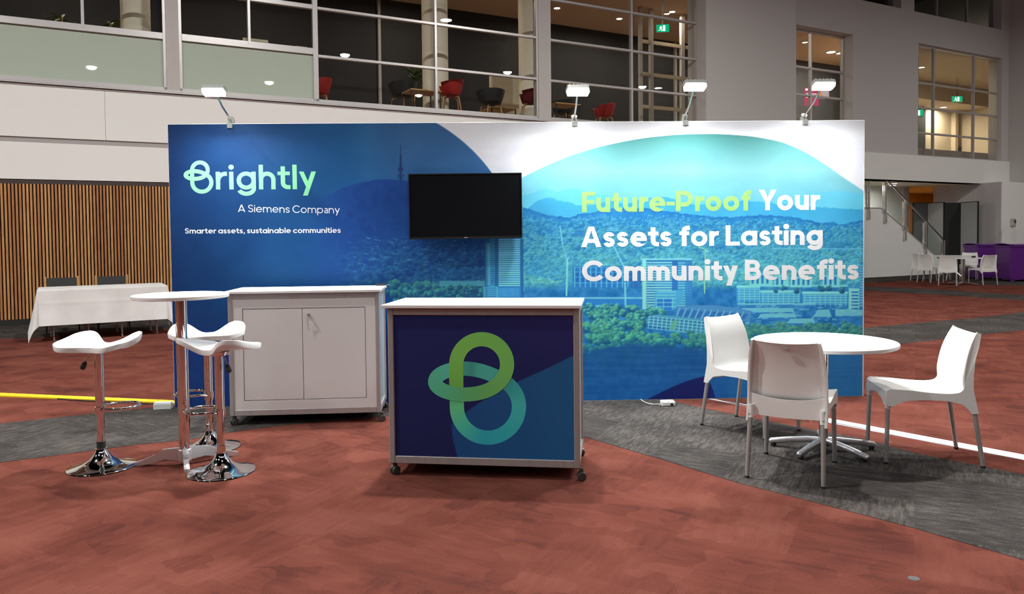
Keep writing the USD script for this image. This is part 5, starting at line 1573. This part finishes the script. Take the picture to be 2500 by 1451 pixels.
for (px0, px1, Y, lb) in ((2385, 2462, 22.6, 'left purple wheelie bin beside the dark screens'), (2466, 2548, 21.4, 'right purple wheelie bin cut by the picture edge')):
    xa, xb = ray(px0, 640)[1], ray(px1, 640)[1]
    xa, xb = xa[0] / xa[1] * Y, xb[0] / xb[1] * Y
    wv_ = (xb - xa) * 0.98
    t = thing('wheelie_bin', lb, 'bin', ((xa + xb) / 2, Y + 0.38, 0), 0.0, 'purple wheelie bins')
    h = 0.5 * wv_
    zz = [0.06, 0.10, 0.90, 0.98]
    ww = [0.86, 0.88, 0.97, 0.98]
    vv_, fs = [], []
    for z, k in zip(zz, ww):
        for sx, sy in ((-1, -1), (1, -1), (1, 1), (-1, 1)):
            for dx, dy in ((sx * 0.0, sy * 0.04), (sx * 0.04, sy * 0.0)) if sx * sy > 0 else ((sx * 0.04, sy * 0.0), (sx * 0.0, sy * 0.04)):
                vv_.append((sx * h * k - dx, sy * 0.36 * k - dy, z))
    for i in range(3):
        for j in range(8):
            fs.append([i * 8 + j, i * 8 + (j + 1) % 8, (i + 1) * 8 + (j + 1) % 8, (i + 1) * 8 + j])
    part(t, 'body', MB().add(vv_, fs), W['bin_purple'])
    part(t, 'rim', MB().box(-h, h, -0.37, 0.37, 0.97, 1.03, 0.015), W['bin_purple'])
    D_ = np.array([[(x, y, 1.035 + 0.03 * (1 - (y / 0.38) ** 2) + (0.012 if abs(x) > h * 0.75 else 0)) for y in np.linspace(-0.38, 0.38, 11)] for x in np.linspace(-h * 1.01, h * 1.01, 15)])
    lid = part(t, 'lid', thick(D_, 0.012), W['bin_lid'], smooth=50)
    part(lid, 'hinge_bar', MB().cyl((-h * 0.9, 0.39, 1.02), (h * 0.9, 0.39, 1.02), 0.014, n=10), W['rubber'])
    for sx in (-1, 1):
        part(t, 'wheel', MB().cyl((sx * h * 0.80, 0.30, 0.1), (sx * h * 0.70, 0.30, 0.1), 0.1, n=24), W['rubber'])
        part(t, 'front_foot', MB().box(sx * h * 0.7 - 0.05, sx * h * 0.7 + 0.05, -0.30, -0.22, 0.0, 0.07, 0.01), W['bin_purple'])

dp = on_plane(2469, 545, P0 - 1.1 * UD, UD)
t = thing('dispenser', 'small grey dispenser with a dark window on the white wall at right', 'dispenser', dp, ROTF)
part(t, 'body', MB().box(-0.10, 0.10, -0.11, -0.004, -0.13, 0.15, 0.02), W['leg_alu'])
part(t, 'window', MB().box(-0.02, 0.07, -0.118, -0.108, 0.0, 0.10, 0.006), W['bezel'])
part(t, 'spout', MB().box(-0.05, 0.05, -0.09, -0.03, -0.19, -0.13, 0.01), W['laminate_edge'])

# ------------------------------------------------------------------ behind the upper windows: tub chairs, tables, plants, signs
def tub_chair(label, px, d, face, m, name):
    """A moulded tub chair on four splayed wooden legs; its back wraps round into low arms."""
    s = fac(px, 250, d)[0]
    t = thing(name, label, 'chair', fw(s, d, 4.25), ROTF + face, 'tub chairs behind the upper windows')
    na, nz = 49, 12
    ph = np.linspace(-2.45, 2.45, na)
    S = np.zeros((nz, na, 3))
    for i, z in enumerate(np.linspace(0, 1, nz)):
        rr = 0.20 + 0.10 * z ** 0.7
        top = 0.70 + 0.09 * np.cos(ph / 2.45 * math.pi / 2) ** 1.5
        S[i, :, 0] = rr * np.sin(ph) * 1.2
        S[i, :, 1] = -rr * np.cos(ph) * 1.02
        S[i, :, 2] = 0.44 + (top - 0.44) * z
    shell = MB().add(*thick(S, 0.02))
    shell.lathe([(0, 0.40), (0.12, 0.405), (0.21, 0.44), (0.215, 0.46), (0.12, 0.455), (0, 0.45)], 36)
    part(t, 'shell', shell, m, smooth=50)
    for sx in (-1, 1):
        for sy in (-1, 1):
            part(t, 'leg', MB().tube([(sx * 0.10, sy * 0.10, 0.41), (sx * 0.17, sy * 0.17, 0.38), (sx * 0.24, sy * 0.23, 0.0)], [0.016, 0.018, 0.012], 10), W['blond_wood'])


B_ = 1.3
tub_chair('black tub chair on wooden legs beside the leafy plant upstairs', 984, B_, 0.5, W['tub_black'], 'tub_chair')
tub_chair('bright red tub chair just right of the first upstairs column', 1100, 0.70, 1.25, W['tub_red'], 'tub_chair')
tub_chair('black tub chair in the middle of the upstairs window, back to the hall', 1198, B_, 0.05, W['tub_black'], 'tub_chair')
tub_chair('dark red tub chair half hidden by the white window pier upstairs', 1295, 0.75, 1.2, W['tub_maroon'], 'tub_chair')
tub_chair('black tub chair upstairs behind the floodlight near the television', 1374, 1.75, 0.6, W['tub_black'], 'tub_chair')
tub_chair('red tub chair farthest right behind the upstairs window', 1474, B_ + 0.4, 1.3, W['tub_red'], 'tub_chair')
tub_chair('red tub chair peeping out left of the upstairs mullion', 778, B_ + 0.5, 1.3, W['tub_red'], 'tub_chair')
for px, d, lb in ((1029, 0.65, 'low black-framed coffee table in front of the upstairs plant'), (1217, 2.0, 'low black-framed coffee table beside the middle black tub chair upstairs'), (1372, 0.75, 'low black-framed coffee table behind the floodlight upstairs')):
    t = thing('coffee_table', lb, 'table', fw(fac(px, 250, d)[0], d, 4.25), ROTF)
    part(t, 'tabletop', MB().box(-0.36, 0.36, -0.3, 0.3, 0.43, 0.46, 0.004), W['blond_wood'])
    for sx in (-1, 1):
        for sy in (-1, 1):
            part(t, 'leg', MB().box(sx * 0.34 - 0.012, sx * 0.34 + 0.012, sy * 0.28 - 0.012, sy * 0.28 + 0.012, 0.0, 0.43), W['rubber'])


def plant(label, px, py, d, n, size, seed, zbase=4.25):
    rg = random.Random(seed)
    s, z = fac(px, py, d)
    t = thing('potted_plant', label, 'plant', fw(s, d, zbase), 0, 'plants behind the upper windows')
    part(t, 'pot', MB().lathe([(0, 0), (0.16, 0), (0.20, 0.36), (0.185, 0.36), (0.18, 0.33), (0, 0.33)], 28), W['cream_wall'])
    h = z - zbase
    part(t, 'stem', MB().tube([(0, 0, 0.33), (0.02, 0, h * 0.6), (0.0, 0.02, h)], 0.012, 8), W['blond_wood'])
    for k in range(n):
        a, e = rg.uniform(0, 2 * math.pi), rg.uniform(-0.2, 1.2)
        L = size * rg.uniform(0.6, 1.1)
        z0 = h * rg.uniform(0.75, 1.0)
        d0 = np.array([math.cos(a) * math.cos(e), math.sin(a) * math.cos(e), math.sin(e)])
        sd = np.array([-math.sin(a), math.cos(a), 0]) * L * 0.09
        p = [np.array([0, 0, z0]) + d0 * L * q + np.array([0, 0, -0.35 * L * q * q]) for q in (0.05, 0.35, 0.7, 1.0)]
        wv = (0.4, 1.0, 0.8, 0.05)
        v = np.array([[q - sd * w_, q + np.array([0, 0, 0.004]), q + sd * w_] for q, w_ in zip(p, wv)]).reshape(4, 3, 3)
        part(t, 'leaf', (v.reshape(-1, 3), grid_faces(4, 3)), W['leaf'], smooth=60)


plant('leafy green plant behind the black tub chair upstairs', 1010, 182, 3.0, 46, 0.55, 4)
plant('dim green plant behind the upper window at far left', 268, 55, 2.2, 30, 0.5, 8)
plant('small dim green plant at the left of the upper left window', 150, 40, 2.4, 24, 0.45, 9)


def exit_sign(label, px, py, d, z_up, wdt, hgt, face):
    P = on_plane(px, py, P0 + d * UD, UD)
    t = thing('exit_sign', label, 'exit sign', P, ROTF + face, 'green exit signs upstairs')
    part(t, 'body', MB().box(-wdt / 2, wdt / 2, 0.0, 0.05, -hgt / 2, hgt / 2, 0.004), W['frame_alu'])
    part(t, 'green_panel', MB().box(-wdt / 2 + 0.006, wdt / 2 - 0.006, -0.006, 0.0, -hgt / 2 + 0.006, hgt / 2 - 0.006), W['sign_green'])
    man = unary_union([sbox(0.01, -0.38, 0.2, 0.38)])
    man = affinity.scale(man, wdt, hgt, origin=(0, 0))
    part(t, 'door_symbol', MB().prism(man, -0.009, -0.006), W['sign_white'])
    run = unary_union([Point(-0.19, 0.24).buffer(0.075), LineString([(-0.17, 0.15), (-0.2, -0.06)]).buffer(0.06), LineString([(-0.2, -0.06), (-0.08, -0.2), (-0.1, -0.36)]).buffer(0.045), LineString([(-0.2, -0.06), (-0.28, -0.22), (-0.4, -0.26)]).buffer(0.045), LineString([(-0.17, 0.12), (-0.05, 0.02)]).buffer(0.035), LineString([(-0.18, 0.12), (-0.33, 0.06)]).buffer(0.035)])
    part(t, 'running_figure', MB().prism(affinity.scale(run, wdt * 0.8, hgt, origin=(0, 0)), -0.009, -0.006), W['sign_white'])
    part(t, 'hanger', MB().box(-0.012, 0.012, 0.018, 0.032, hgt / 2, z_up - P[2]), W['steel'])


exit_sign('green running-man exit sign hanging behind the right end of the long window', 1618, 69, 1.6, 8.4, 0.36, 0.22, -0.6)
exit_sign('green exit sign hanging in the far right upper window', 2337, 242, 3.0, 7.65, 0.42, 0.24, -0.5)
exit_sign('thin green exit sign at the left edge of the far right window', 2241, 276, 1.2, 7.6, 0.34, 0.24, -1.1)
P = on_plane(1982, 236, P0 + 2.2 * UD, UD)
t = thing('display_screen', 'pink lit display with white lines of text in the tall right window', 'screen', P, ROTF - 0.45)
part(t, 'panel', MB().box(-0.24, 0.24, 0.0, 0.04, -0.30, 0.30), W['sign_pink'])
tm = meshkit.text_mesh('Derwent B', 0.075, 0.002)
part(t, 'text', MB().add(np.stack([tm.vertices[:, 0] - 0.20, -0.004 - tm.vertices[:, 2], tm.vertices[:, 1] - 0.04], -1), tm.faces), W['sign_white'])
tm = meshkit.text_mesh('Welcome', 0.06, 0.002)
part(t, 'text', MB().add(np.stack([tm.vertices[:, 0] - 0.20, -0.004 - tm.vertices[:, 2], tm.vertices[:, 1] + 0.06], -1), tm.faces), W['sign_white'])
part(t, 'emblem', MB().box(-0.22, -0.14, -0.005, -0.001, 0.20, 0.27), W['sign_white'])
P = on_plane(2008, 230, P0 + 2.4 * UD, UD)
t = thing('poster_screen', 'orange and white lit poster beside the pink display upstairs', 'screen', P, ROTF - 0.2)
part(t, 'panel', MB().box(-0.27, 0.27, 0.0, 0.04, -0.15, 0.15), W['poster_pale'])
part(t, 'colour_field', MB().prism(Polygon([(-0.26, -0.14), (0.04, -0.14), (-0.04, 0.0), (-0.10, 0.14), (-0.26, 0.14)]), -0.004, -0.001), W['sign_orange'])
t = thing('stair_rail', 'slanting steel handrail in the lower left of the tall right window', 'handrail', P0, ROTF)
a, b = fac(1922, 258, 1.2), fac(1962, 300, 1.2)
part(t, 'rail', MB().tube([(a[0] - 0.5, 1.2, a[1] + (a[1] - b[1]) / (b[0] - a[0]) * 0.5), (b[0] + 0.6, 1.2, b[1] - (a[1] - b[1]) / (b[0] - a[0]) * 0.6)], 0.03, 10), W['steel'])
part(t, 'post', MB().cyl((b[0] + 0.4, 1.2, 4.25), (b[0] + 0.4, 1.2, b[1] - 0.3), 0.02, n=10), W['steel'])
t = thing('desk_sign', 'small cream name sign on the ledge behind the upper left window', 'sign', on_plane(624, 101, P0 + 0.25 * UD, UD), ROTF)
part(t, 'board', MB().box(-0.24, 0.24, 0.0, 0.02, -0.07, 0.05, 0.003), W['cream_wall'])
for wd_, x_ in (('M', -0.20), ('OUS', -0.05), ('ROOM', 0.06)):
    tm = meshkit.text_mesh(wd_, 0.045, 0.002)
    part(t, 'lettering', MB().add(np.stack([tm.vertices[:, 0] + x_, -0.002 - tm.vertices[:, 2], tm.vertices[:, 1] - 0.03], -1), tm.faces), W['trim_grey'])
part(t, 'foot', MB().box(-0.1, 0.1, -0.0, 0.12, -0.09, -0.07), W['cream_wall'])
t = thing('papers', 'small pale card at the right end of the upper left window', 'card', on_plane(738, 116, P0 + 0.25 * UD, UD), ROTF)
part(t, 'sheet', MB().box(-0.13, 0.10, 0.0, 0.01, -0.05, 0.02).box(-0.14, 0.11, 0.0, 0.1, -0.055, -0.05), W['cream_wall'])
t = thing('upper_ledge', 'dark ledge inside the upper left windows', 'ledge', P0, ROTF)
part(t, 'shelf', MB().box(2.9, 5.4, 0.16, 0.6, 5.18, 5.24), W['dark_room'])
